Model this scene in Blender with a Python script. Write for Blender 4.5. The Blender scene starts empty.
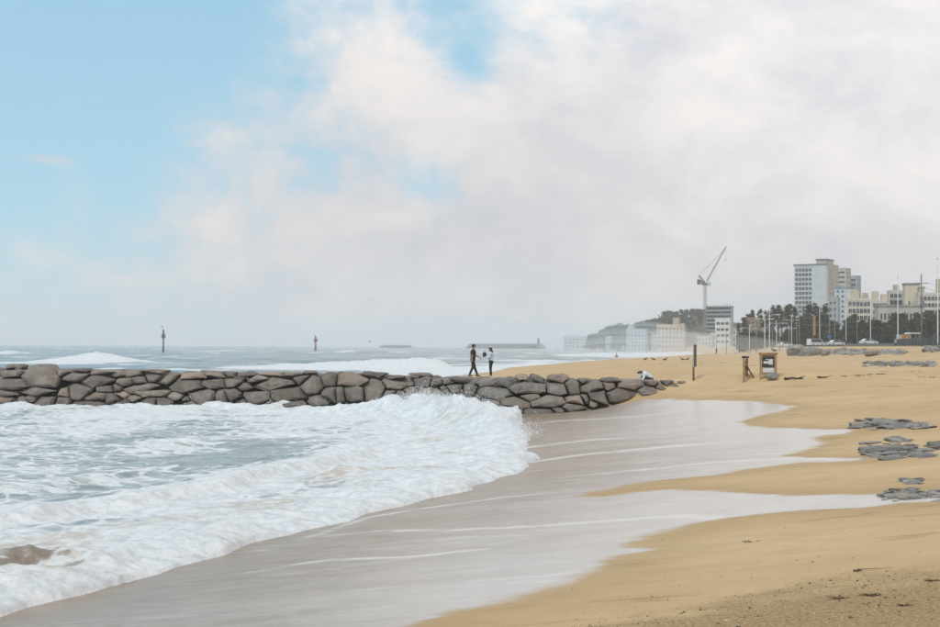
import bpy, bmesh, math, random
import numpy as np
from mathutils import Vector, Matrix

R = math.radians
random.seed(7)
rng = np.random.default_rng(11)
sc = bpy.context.scene
COL = sc.collection

# ------------------------------------------------------------------ camera
CAM_H = 3.5
F = 1305.0                       # focal length in pixels of the 940 px wide photograph
PITCH = math.atan(33.0 / F)
ROLL = 0.0045
CM = Matrix.Rotation(math.pi / 2 + PITCH, 3, 'X') @ Matrix.Rotation(ROLL, 3, 'Z')
cam_d = bpy.data.cameras.new('camera')
cam = bpy.data.objects.new('camera', cam_d)
COL.objects.link(cam)
cam.matrix_world = Matrix.Translation((0, 0, CAM_H)) @ CM.to_4x4()
cam_d.sensor_width = 36.0
cam_d.lens = 36.0 * F / 940.0
cam_d.clip_start = 0.1
cam_d.clip_end = 60000
sc.camera = cam

# ------------------------------------------------------------------ world, sun, exposure
SUN_EL, SUN_AZ = R(52), R(215)       # azimuth clockwise from +Y: behind the camera, to the left
wld = bpy.data.worlds.new('World'); sc.world = wld; wld.use_nodes = True


class NT:
    """small helper around a node tree"""
    def __init__(s, tree):
        s.t = tree; s.n = tree.nodes; s.l = tree.links

    def node(s, typ, ins=None, **props):
        n = s.n.new(typ)
        for k, v in props.items():
            setattr(n, k, v)
        if ins:
            for k, v in ins.items():
                s.put(n.inputs[k], v)
        return n

    def put(s, sock, v):
        if isinstance(v, bpy.types.NodeSocket):
            s.l.new(v, sock)
        else:
            if sock.type == 'RGBA' and not isinstance(v, (int, float)) and len(v) == 3:
                v = (*v, 1)
            sock.default_value = v

    def m(s, op, a, b=0.0, c=0.0, clamp=False):
        n = s.n.new('ShaderNodeMath'); n.operation = op; n.use_clamp = clamp
        s.put(n.inputs[0], a); s.put(n.inputs[1], b); s.put(n.inputs[2], c)
        return n.outputs[0]

    def vm(s, op, a, b=None, scale=None):
        n = s.n.new('ShaderNodeVectorMath'); n.operation = op
        s.put(n.inputs[0], a)
        if b is not None: s.put(n.inputs[1], b)
        if scale is not None: s.put(n.inputs['Scale'], scale)
        return n.outputs['Value'] if op in ('LENGTH', 'DISTANCE', 'DOT_PRODUCT') else n.outputs[0]

    def noise(s, vec, scale, detail=4.0, rough=0.55, dist=0.0):
        n = s.node('ShaderNodeTexNoise', {'Scale': scale, 'Detail': detail, 'Roughness': rough, 'Distortion': dist})
        if vec is not None: s.l.new(vec, n.inputs['Vector'])
        return n.outputs['Fac']

    def mix(s, fac, a, b):
        n = s.n.new('ShaderNodeMix'); n.data_type = 'RGBA'
        s.put(n.inputs[0], fac); s.put(n.inputs[6], a); s.put(n.inputs[7], b)
        return n.outputs[2]

    def ramp(s, v, lo, hi, a=0.0, b=1.0, smooth=True):
        n = s.n.new('ShaderNodeMapRange')
        n.interpolation_type = 'SMOOTHSTEP' if smooth else 'LINEAR'
        s.put(n.inputs[0], v); s.put(n.inputs[1], lo); s.put(n.inputs[2], hi)
        s.put(n.inputs[3], a); s.put(n.inputs[4], b)
        return n.outputs[0]

    def attr(s, name):
        return s.node('ShaderNodeAttribute', attribute_name=name).outputs['Fac']


def pix_dir(u, v):
    d = CM @ Vector(((u - 470) / F, -(v - 313.5) / F, -1))
    return d


def build_world():
    w = NT(wld.node_tree); w.n.clear()
    out = w.node('ShaderNodeOutputWorld')
    bg = w.node('ShaderNodeBackground', {'Strength': 0.1})
    sky = w.node('ShaderNodeTexSky', sky_type='NISHITA', sun_disc=False, sun_elevation=SUN_EL,
                 sun_rotation=SUN_AZ, altitude=0, air_density=1.0, dust_density=0.6, ozone_density=1.4)
    tc = w.node('ShaderNodeTexCoord').outputs['Generated']
    d = w.vm('NORMALIZE', tc)
    sx = w.node('ShaderNodeSeparateXYZ'); w.l.new(d, sx.inputs[0])
    X, Y, Z = sx.outputs
    # billowy cumulus field on the direction sphere, flattened towards the horizon
    cv = w.node('ShaderNodeCombineXYZ', {'X': X, 'Y': Y, 'Z': w.m('MULTIPLY', Z, 1.5)}).outputs[0]
    big = w.noise(cv, 3.6, 7.0, 0.55, 0.3)
    fine = w.noise(cv, 11.0, 8.0, 0.6, 0.25)
    # weather front: blue to the upper left, cloud to the right
    lean = w.m('ADD', w.m('MULTIPLY', w.m('MINIMUM', w.m('MAXIMUM', X, -0.45), 0.45), 1.6), w.m('MULTIPLY', w.m('MINIMUM', Z, 0.30), -1.68))
    cov = w.m('ADD', lean, 0.87)
    cov = w.m('ADD', cov, w.m('MULTIPLY', w.m('SUBTRACT', big, 0.5), 0.75))
    cov = w.m('ADD', cov, w.m('MULTIPLY', w.m('SUBTRACT', fine, 0.5), 1.0))
    # gaps of blue in the cloud bank
    for (u, v, r, k) in ((470, -6, 0.08, 0.34), (570, 0, 0.075, 0.30), (428, 182, 0.045, 0.25), (470, 66, 0.035, 0.22), (900, 195, 0.07, 0.3)):
        p = pix_dir(u, v).normalized()
        dist = w.vm('DISTANCE', d, tuple(p))
        cov = w.m('SUBTRACT', cov, w.ramp(dist, 0.0, r, k, 0.0))
    for (u, v, r, k) in ((30, 158, 0.05, 0.30),):
        p = pix_dir(u, v).normalized()
        q = w.vm('MULTIPLY', w.vm('SUBTRACT', d, tuple(p)), (1, 1, 6))
        cov = w.m('ADD', cov, w.ramp(w.vm('LENGTH', q), 0.0, r, k, 0.0))
    mask = w.ramp(cov, 0.16, 0.60)
    low = w.ramp(Z, -0.02, 0.10, 0.60, 0.0)              # pale veil over the horizon
    mask = w.m('MAXIMUM', mask, low)
    shade = w.m('ADD', w.m('MULTIPLY', fine, 0.6), w.m('MULTIPLY', big, 0.4))
    lum = w.ramp(shade, 0.34, 0.66, 0.0, 1.0)
    ccol = w.mix(lum, (5.15, 5.15, 5.48), (7.0, 6.70, 6.52))
    # the brightest part of the bank is high on the right
    hi = w.ramp(w.m('ADD', w.m('MULTIPLY', Z, 1.0), w.m('MULTIPLY', X, 0.35)), 0.05, 0.34, 0.93, 1.18)
    ccol = w.vm('SCALE', ccol, scale=hi)
    blue = w.mix(0.72, sky.outputs[0], (3.0, 5.55, 6.95))
    w.l.new(w.mix(mask, blue, ccol), bg.inputs['Color'])
    w.l.new(bg.outputs[0], out.inputs['Surface'])


build_world()
sun_d = bpy.data.lights.new('sun', 'SUN')
sun_d.energy = 1.5; sun_d.angle = R(14); sun_d.color = (1.0, 0.94, 0.86)
sun = bpy.data.objects.new('sun', sun_d); COL.objects.link(sun)
sdir = Vector((math.sin(SUN_AZ) * math.cos(SUN_EL), math.cos(SUN_AZ) * math.cos(SUN_EL), math.sin(SUN_EL)))
sun.rotation_euler = (-sdir).to_track_quat('-Z', 'Y').to_euler()
sun.location = (0, 0, 60)
vs = sc.view_settings
vs.view_transform = 'Standard'; vs.look = 'None'; vs.gamma = 1.0; vs.use_curve_mapping = False
vs.exposure = 0.30
sc.render.engine = 'CYCLES'
sc.cycles.use_denoising = True
sc.cycles.max_bounces = 8
sc.cycles.volume_bounces = 4
sc.cycles.transparent_max_bounces = 8

# ------------------------------------------------------------------ pixel helpers
def ray(u, v):
    d = pix_dir(u, v)
    return d / d.y


def P(u, v, Y):
    """point on the vertical plane y = Y seen at photo pixel (u, v)"""
    d = ray(u, v)
    return Vector((d.x * Y, Y, CAM_H + d.z * Y))


def vh(u):
    return 344.4 + 0.0045 * u


# ------------------------------------------------------------------ numpy noise
_perm = rng.permutation(256); _perm = np.concatenate([_perm, _perm, _perm])
_ang = rng.random(256) * 2 * np.pi
_gx, _gy = np.cos(_ang), np.sin(_ang)


def perlin(x, y, seed=0):
    x = np.asarray(x, float) + seed * 17.13; y = np.asarray(y, float) + seed * 9.71
    xi = np.floor(x).astype(np.int64); yi = np.floor(y).astype(np.int64)
    xf = x - xi; yf = y - yi
    u = xf ** 3 * (xf * (xf * 6 - 15) + 10); v = yf ** 3 * (yf * (yf * 6 - 15) + 10)
    def g(ix, iy, fx, fy):
        h = _perm[(_perm[ix & 255] + iy) & 255]
        return _gx[h] * fx + _gy[h] * fy
    a = g(xi, yi, xf, yf); b = g(xi + 1, yi, xf - 1, yf)
    c = g(xi, yi + 1, xf, yf - 1); d = g(xi + 1, yi + 1, xf - 1, yf - 1)
    return ((a + u * (b - a)) + v * ((c + u * (d - c)) - (a + u * (b - a)))) * 1.4


def fbm(x, y, octv=4, seed=0, gain=0.5):
    s = 0; a = 1.0; f = 1.0
    for k in range(octv):
        s = s + a * perlin(x * f, y * f, seed + k * 3); a *= gain; f *= 2.03
    return s


def billow(x, y, octv=4, seed=0, gain=0.55):
    s = 0; a = 1.0; f = 1.0; t = 0
    for k in range(octv):
        s = s + a * (1 - np.abs(perlin(x * f, y * f, seed + k * 3)) * 1.6); t += a; a *= gain; f *= 2.1
    return s / t


def sstep(x, a, b):
    t = np.clip((np.asarray(x, float) - a) / (b - a), 0, 1)
    return t * t * (3 - 2 * t)


# ------------------------------------------------------------------ terrain
_sy = [-40, 0, 10, 16, 23.4, 30, 35, 40, 48.6, 62, 71, 80, 100, 144, 196, 244, 302, 413, 564, 700, 900, 1100, 1300, 1500, 2000, 9000]
_sx = [-30, -13.5, -8.3, -5.9, -3.1, -0.6, 1.25, 1.9, 1.8, 2.1, 2.5, -7, -6, -2.2, 3, 13, 30, 57, 95, 118, 124, 112, 92, 130, 400, 3000]
_ry = [-40, 0, 100, 200, 300, 450, 700, 950, 1300, 1500, 9000]
_rx = [72, 72, 72, 73, 86, 107, 137, 150, 150, 220, 3200]


_by = [-40, 80] + _sy[_sy.index(100):]
_bx = [-7, -7] + _sx[_sy.index(100):]


def groyne_y(x):
    """front foot line of the groyne; its landward end swings towards the camera"""
    return np.interp(x, [-60, -3, 0, 2.6, 4.4, 7, 13], [71.3, 71.3, 69.6, 65.2, 63.6, 63.0, 63.0])


def shore_x(y):
    y = np.asarray(y, float)
    b = np.interp(y, _sy, _sx)
    near = 1 - sstep(y, 62, 75)
    return b + near * (0.55 * perlin(y / 4.1, y * 0 + 3.3) + 0.22 * perlin(y / 1.3, y * 0 + 8.1))


def road_x(y):
    return np.interp(y, _ry, _rx)


def ground(x, y, detail=True):
    x = np.asarray(x, float); y = np.asarray(y, float)
    wb = sstep(y - groyne_y(x), 0.6, 3.0)
    d = x - (np.interp(y, _sy, _sx) * (1 - wb) + np.interp(y, _by, _bx) * wb)
    h = np.where(d < 0, 0.08 * d, 0.085 * d)
    up = 1.42 + (d - 16.5) * 0.012
    k = 0.35                                                         # smooth minimum
    t = np.clip(0.5 + 0.5 * (up - h) / k, 0, 1)
    h = up * (1 - t) + h * t - k * t * (1 - t)
    h = np.maximum(h, -3.0) + 0.1
    h = h + 0.76 * sstep(x, 5.6, 11.0) * np.exp(-((y - 64.5) / np.where(y > 64.5, 2.6, 4.6)) ** 2) * (1 - sstep(x, 18, 30))
    rr = x - road_x(y)
    land = sstep(rr, -16, 0)
    h = h * (1 - land) + (3.95 + 0.4 * sstep(rr, 0, 9) + np.clip(rr - 30, 0, 400) * 0.010) * land
    hill = 23 * np.exp(-((x - 178) / 46) ** 2 / 2 - ((y - 1050) / 120) ** 2 / 2)
    h = h + hill * sstep(rr, 0, 25)
    if detail:
        dry = sstep(d, 6, 16) * (1 - land)
        h = h + dry * (0.05 * perlin(x / 5, y / 7) + 0.02 * perlin(x / 1.1, y / 1.6, 4)) + 0.012 * perlin(x / 2.5, y / 5, 9) * sstep(d, 0, 4)
    return h


def gz(x, y):
    return float(ground(x, y))


def hit(u, v):
    """where the sight line through a photo pixel meets the beach"""
    d = ray(u, v)
    lo, hi = 4.0, 4.0
    while hi < 3000:
        if CAM_H + d.z * hi < float(ground(d.x * hi, hi, False)): break
        lo = hi; hi *= 1.03
    for _ in range(30):
        m = (lo + hi) / 2
        if CAM_H + d.z * m < float(ground(d.x * m, m, False)): hi = m
        else: lo = m
    y = (lo + hi) / 2
    return Vector((d.x * y, y, gz(d.x * y, y)))


# ------------------------------------------------------------------ materials
MATS = {}


def new_mat(name):
    m = bpy.data.materials.new(name); m.use_nodes = True
    n = NT(m.node_tree); n.n.clear()
    out = n.node('ShaderNodeOutputMaterial')
    return m, n, out


def mat(name, col, rough=0.7, var=0.18, scale=2.0, bump=0.0, bscale=None, metal=0.0, rnd=0.0, spec=0.3, col2=None):
    """plain procedural paint / wood / stone: base colour mottled by noise, optional relief and per-object tint"""
    if name in MATS: return MATS[name]
    m, n, out = new_mat(name)
    tc = n.node('ShaderNodeTexCoord').outputs['Object']
    f = n.noise(tc, scale, 6, 0.6)
    c2 = col2 or tuple(c * (1 - var * 1.6) for c in col)
    c1 = tuple(min(1, c * (1 + var)) for c in col)
    c = n.mix(n.ramp(f, 0.3, 0.7), c2, c1)
    if rnd:
        oi = n.node('ShaderNodeObjectInfo').outputs['Random']
        c = n.vm('SCALE', c, scale=n.ramp(oi, 0, 1, 1 - rnd, 1 + rnd, False))
    p = n.node('ShaderNodeBsdfPrincipled', {'Base Color': c, 'Roughness': rough, 'Metallic': metal, 'Specular IOR Level': spec})
    if bump:
        b = n.node('ShaderNodeBump', {'Strength': bump, 'Distance': 0.05, 'Height': n.noise(tc, bscale or scale * 5, 6, 0.65)})
        n.l.new(b.outputs[0], p.inputs['Normal'])
    n.l.new(p.outputs[0], out.inputs['Surface'])
    MATS[name] = m
    return m


def sand_material():
    m, n, out = new_mat('sand')
    pos = n.node('ShaderNodeNewGeometry').outputs['Position']
    sd = n.attr('film'); dsh = n.attr('shore'); coarse = n.attr('coarse'); land = n.attr('land')
    xy = n.vm('MULTIPLY', pos, (1, 1, 0))
    # dry sand
    big = n.noise(n.vm('MULTIPLY', xy, (0.10, 0.16, 0)), 1.0, 5, 0.6)
    mid = n.noise(n.vm('MULTIPLY', xy, (0.8, 2.0, 0)), 1.0, 6, 0.62)
    grain = n.noise(xy, 22.0, 4, 0.7)
    spk = n.noise(xy, 70.0, 2, 0.6)
    dry = n.mix(n.ramp(big, 0.3, 0.7), (0.505, 0.340, 0.178), (0.605, 0.428, 0.246))
    dry = n.mix(n.ramp(mid, 0.34, 0.7, 0.0, 0.30), dry, (0.38, 0.25, 0.122))
    dry = n.mix(n.ramp(grain, 0.44, 0.72, 0.0, 0.28), dry, (0.66, 0.51, 0.335))
    dry = n.mix(n.ramp(spk, 0.52, 0.72, 0.0, 0.40), dry, (0.30, 0.185, 0.085))
    band = n.m('ABSOLUTE', n.m('SUBTRACT', n.noise(n.vm('MULTIPLY', xy, (0.05, 0.30, 0)), 1.0, 4, 0.6, 0.8), 0.5))
    dry = n.mix(n.m('MULTIPLY', n.ramp(band, 0.0, 0.02, 0.55, 0.0), n.ramp(mid, 0.4, 0.6)), dry, (0.30, 0.19, 0.09))
    vor = n.node('ShaderNodeTexVoronoi', {'Vector': n.vm('MULTIPLY', xy, (1.5, 1.1, 0)), 'Scale': 1.0, 'Randomness': 1.0}).outputs['Distance']
    prints = n.m('MULTIPLY', n.ramp(vor, 0.10, 0.26, 1.0, 0.0), n.ramp(n.noise(n.vm('MULTIPLY', xy, (0.12, 0.09, 0)), 1.0, 3, 0.6), 0.50, 0.62))
    crs = n.mix(n.ramp(grain, 0.36, 0.66), (0.20, 0.122, 0.050), (0.42, 0.29, 0.145))
    crs = n.mix(n.ramp(spk, 0.58, 0.70), crs, (0.60, 0.47, 0.30))
    crs = n.mix(n.ramp(n.noise(xy, 5.0, 5, 0.7), 0.56, 0.72, 0, 0.8), crs, (0.10, 0.065, 0.035))
    cm = n.ramp(n.m('ADD', coarse, n.m('MULTIPLY', n.m('SUBTRACT', n.noise(xy, 1.3, 5, 0.6), 0.5), 2.4)), -0.5, 0.9)
    dry = n.mix(n.m('MULTIPLY', cm, 0.8), dry, crs)
    # film of spent water: streaky noise along the run-up
    flow = n.vm('MULTIPLY', xy, (0.22, 0.60, 0))
    st = n.noise(flow, 1.0, 6, 0.62, 0.6)
    st2 = n.noise(n.vm('MULTIPLY', xy, (1.3, 3.6, 0)), 1.0, 6, 0.7, 0.6)
    lace = n.noise(n.vm('MULTIPLY', xy, (9.0, 13.0, 0)), 1.0, 5, 0.75, 0.3)
    edge = n.m('ADD', sd, n.m('MULTIPLY', n.m('SUBTRACT', n.noise(n.vm('MULTIPLY', xy, (0.5, 1.2, 0)), 1.0, 6, 0.65), 0.5), 1.1))
    inside = n.ramp(edge, -0.10, n.ramp(st, 0.35, 0.65, 0.08, 0.55))
    damp = n.ramp(edge, -1.7, -0.05)
    wet = n.ramp(edge, -0.5, 0.05)
    drysand = n.mix(n.m('MULTIPLY', damp, 0.34), dry, (0.300, 0.195, 0.090))
    wetsand = n.mix(n.ramp(st2, 0.3, 0.7), (0.222, 0.146, 0.086), (0.315, 0.218, 0.140))
    # foam cover grows away from the breaking water
    far = n.ramp(n.m('ADD', dsh, n.m('MULTIPLY', n.m('SUBTRACT', st, 0.5), 7.0)), 0.2, 8.5)
    cover = n.m('ADD', n.m('MULTIPLY', far, 0.72), n.m('MULTIPLY', n.m('SUBTRACT', st2, 0.5), 0.26))
    cover = n.m('ADD', cover, n.m('MULTIPLY', n.m('SUBTRACT', lace, 0.5), 0.45))
    rid = n.m('ABSOLUTE', n.m('SUBTRACT', n.noise(n.vm('MULTIPLY', xy, (0.075, 0.42, 0)), 1.0, 3, 0.55, 0.5), 0.5))
    line = n.m('MULTIPLY', n.ramp(rid, 0.0, 0.022, 1.0, 0.0), n.ramp(st2, 0.42, 0.62))
    rim = n.m('MULTIPLY', n.ramp(n.m('ABSOLUTE', n.m('SUBTRACT', edge, 0.12)), 0.0, 0.12, 1.0, 0.0), n.ramp(st, 0.45, 0.6))
    cover = n.m('ADD', cover, n.m('MULTIPLY', line, 0.22))
    cover = n.m('ADD', cover, n.m('MULTIPLY', n.attr('line'), n.ramp(st2, 0.34, 0.58, 0.25, 0.95)))
    cover = n.m('ADD', cover, n.m('MULTIPLY', n.m('SUBTRACT', spk, 0.5), 0.45))
    cover = n.m('ADD', cover, n.m('MULTIPLY', rim, 0.35), clamp=True)
    filmc = n.mix(n.m('MINIMUM', cover, 0.92), wetsand, (0.665, 0.605, 0.565))
    col = n.mix(inside, drysand, filmc)
    green = n.mix(n.noise(xy, 0.3, 5), (0.05, 0.055, 0.03), (0.13, 0.12, 0.08))
    col = n.mix(land, col, green)
    rough = n.m('ADD', n.m('MULTIPLY', wet, -0.28), 0.88)
    rough = n.m('SUBTRACT', rough, n.m('MULTIPLY', inside, 0.32))
    p = n.node('ShaderNodeBsdfPrincipled', {'Base Color': col, 'Roughness': rough,
                                            'Specular IOR Level': n.m('ADD', n.m('MULTIPLY', inside, 0.28), 0.13)})
    # relief: grains, ripples and scuffs where dry, nearly flat where wet
    hgt = n.m('ADD', n.m('MULTIPLY', grain, 0.012), n.m('MULTIPLY', mid, 0.05))
    hgt = n.m('ADD', hgt, n.m('MULTIPLY', n.m('MULTIPLY', n.noise(xy, 9.0, 6, 0.7), cm), 0.05))
    hgt = n.m('SUBTRACT', hgt, n.m('MULTIPLY', prints, 0.035))
    hgt = n.m('MULTIPLY', hgt, n.ramp(inside, 0, 1, 1.0, 0.06))
    hgt = n.m('ADD', hgt, n.m('MULTIPLY', n.m('MULTIPLY', st2, inside), 0.010))
    b = n.node('ShaderNodeBump', {'Strength': 0.85, 'Distance': 0.6, 'Height': hgt})
    n.l.new(b.outputs[0], p.inputs['Normal'])
    n.l.new(p.outputs[0], out.inputs['Surface'])
    return m


def water_material():
    m, n, out = new_mat('sea_water')
    pos = n.node('ShaderNodeNewGeometry').outputs['Position']
    xy = n.vm('MULTIPLY', pos, (1, 1, 0))
    fo = n.attr('foam'); silt = n.attr('silt'); far = n.attr('far')
    a = n.noise(n.vm('MULTIPLY', xy, (0.55, 0.75, 0)), 1.0, 8, 0.66, 0.9)
    b = n.noise(n.vm('MULTIPLY', xy, (2.2, 2.8, 0)), 1.0, 7, 0.68, 0.5)
    c = n.noise(n.vm('MULTIPLY', xy, (0.045, 0.10, 0)), 1.0, 8, 0.7, 0.5)
    dv = n.node('ShaderNodeTexNoise', {'Vector': xy, 'Scale': 0.9, 'Detail': 3.0}).outputs['Color']
    net = n.node('ShaderNodeTexVoronoi', {'Vector': n.vm('ADD', n.vm('MULTIPLY', xy, (0.95, 1.25, 0)), n.vm('SCALE', dv, scale=1.6)), 'Scale': 1.0}, feature='DISTANCE_TO_EDGE').outputs['Distance']
    netl = n.ramp(net, 0.0, 0.20, 0.42, -0.10)
    nz = n.m('ADD', n.m('ADD', netl, n.m('MULTIPLY', n.m('SUBTRACT', a, 0.5), 1.5)), n.m('MULTIPLY', n.m('SUBTRACT', b, 0.5), 1.1))
    nzf = n.m('MULTIPLY', n.m('SUBTRACT', c, 0.5), 2.2)
    mixn = n.m('ADD', n.m('MULTIPLY', nz, n.m('SUBTRACT', 1.0, far)), n.m('MULTIPLY', nzf, far))
    k = n.m('ADD', fo, n.m('MULTIPLY', mixn, n.ramp(fo, 0.75, 1.2, 0.62, 0.15)))
    foam = n.ramp(k, 0.34, 0.80)
    wcol = n.mix(n.ramp(a, 0.35, 0.65), (0.275, 0.318, 0.32), (0.43, 0.475, 0.478))
    wcol = n.mix(far, wcol, n.mix(n.ramp(c, 0.4, 0.62), (0.19, 0.225, 0.232), (0.36, 0.39, 0.395)))
    siltm = n.ramp(n.m('ADD', silt, n.m('MULTIPLY', n.m('SUBTRACT', a, 0.5), 1.3)), 0.35, 0.8)
    wcol = n.mix(siltm, wcol, (0.300, 0.235, 0.180))
    f3 = n.noise(n.vm('MULTIPLY', pos, (6, 6, 6)), 1.0, 7, 0.8, 0.4)
    fcol = n.mix(n.ramp(n.m('ADD', n.m('MULTIPLY', b, 0.55), n.m('MULTIPLY', f3, 0.45)), 0.38, 0.58), (0.52, 0.55, 0.56), (0.735, 0.735, 0.735))
    fcol = n.mix(n.m('MULTIPLY', siltm, n.ramp(b, 0.35, 0.62, 0.85, 0.12)), fcol, (0.50, 0.415, 0.335))
    col = n.mix(foam, wcol, fcol)
    rough = n.ramp(foam, 0, 1, 0.22, 0.75)
    p = n.node('ShaderNodeBsdfPrincipled', {'Base Color': col, 'Roughness': rough, 'IOR': 1.33,
                                            'Specular IOR Level': n.ramp(foam, 0, 1, 0.5, 0.2)})
    f2 = n.noise(n.vm('MULTIPLY', pos, (9, 9, 9)), 1.0, 6, 0.75, 0.3)
    hb = n.m('ADD', n.m('MULTIPLY', b, 0.13), n.m('MULTIPLY', f2, 0.07))
    hb = n.m('ADD', n.m('MULTIPLY', hb, n.m('SUBTRACT', 1.0, far)), n.m('MULTIPLY', n.m('MULTIPLY', far, c), 2.0))
    hb = n.m('MULTIPLY', hb, n.ramp(foam, 0.2, 1.0, 1.0, 0.42))
    bp = n.node('ShaderNodeBump', {'Strength': 0.8, 'Distance': 1.0, 'Height': hb})
    n.l.new(bp.outputs[0], p.inputs['Normal'])
    n.l.new(p.outputs[0], out.inputs['Surface'])
    return m


def stone_material(name, c1, c2, c3, rnd=0.16, wet=True):
    m, n, out = new_mat(name)
    pos = n.node('ShaderNodeNewGeometry').outputs['Position']
    oi = n.node('ShaderNodeObjectInfo').outputs['Random']
    sp = n.node('ShaderNodeSeparateXYZ'); n.l.new(pos, sp.inputs[0])
    a = n.noise(pos, 1.7, 7, 0.62, 0.4)
    f = n.noise(pos, 14, 6, 0.7)
    c = n.mix(n.ramp(a, 0.3, 0.7), c1, c2)
    c = n.mix(n.ramp(oi, 0.72, 0.95, 0.0, 0.7), c, c3)
    c = n.mix(n.ramp(f, 0.52, 0.7, 0.0, 0.5), c, tuple(x * 0.55 for x in c1))
    c = n.vm('SCALE', c, scale=n.ramp(n.m('FRACT', n.m('MULTIPLY', oi, 7.31)), 0, 1, 1 - rnd, 1 + rnd, False))
    rough = 0.85
    if wet:      # tide mark: the foot of the pile is washed dark
        wm = n.ramp(n.m('ADD', sp.outputs[2], n.m('MULTIPLY', n.m('SUBTRACT', a, 0.5), 0.6)), 0.2, 0.75, 1.0, 0.0)
        c = n.mix(n.m('MULTIPLY', wm, 0.5), c, tuple(x * 0.5 for x in c1))
        rough = n.ramp(wm, 0, 1, 0.85, 0.35)
    p = n.node('ShaderNodeBsdfPrincipled', {'Base Color': c, 'Roughness': rough, 'Specular IOR Level': 0.3})
    b = n.node('ShaderNodeBump', {'Strength': 0.7, 'Distance': 0.15, 'Height': n.m('ADD', n.noise(pos, 4.5, 8, 0.7), n.m('MULTIPLY', f, 0.3))})
    n.l.new(b.outputs[0], p.inputs['Normal'])
    n.l.new(p.outputs[0], out.inputs['Surface'])
    return m


# ------------------------------------------------------------------ object helpers
def tag(o, label=None, cat=None, group=None, kind=None):
    if label: o['label'] = label
    if cat: o['category'] = cat
    if group: o['group'] = group
    if kind: o['kind'] = kind
    return o


def link(name, data, parent=None):
    o = bpy.data.objects.new(name, data); COL.objects.link(o)
    if parent: o.parent = parent
    return o


def thing(name, label, cat, loc=(0, 0, 0), rz=0.0, group=None):
    o = link(name, None)
    o.empty_display_size = 0.2
    o.location = loc; o.rotation_euler = (0, 0, rz)
    return tag(o, label, cat, group)


def copy_tree(o, parent=None):
    c = o.copy(); COL.objects.link(c); c.parent = parent
    for ch in list(o.children): copy_tree(ch, c)
    return c


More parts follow.
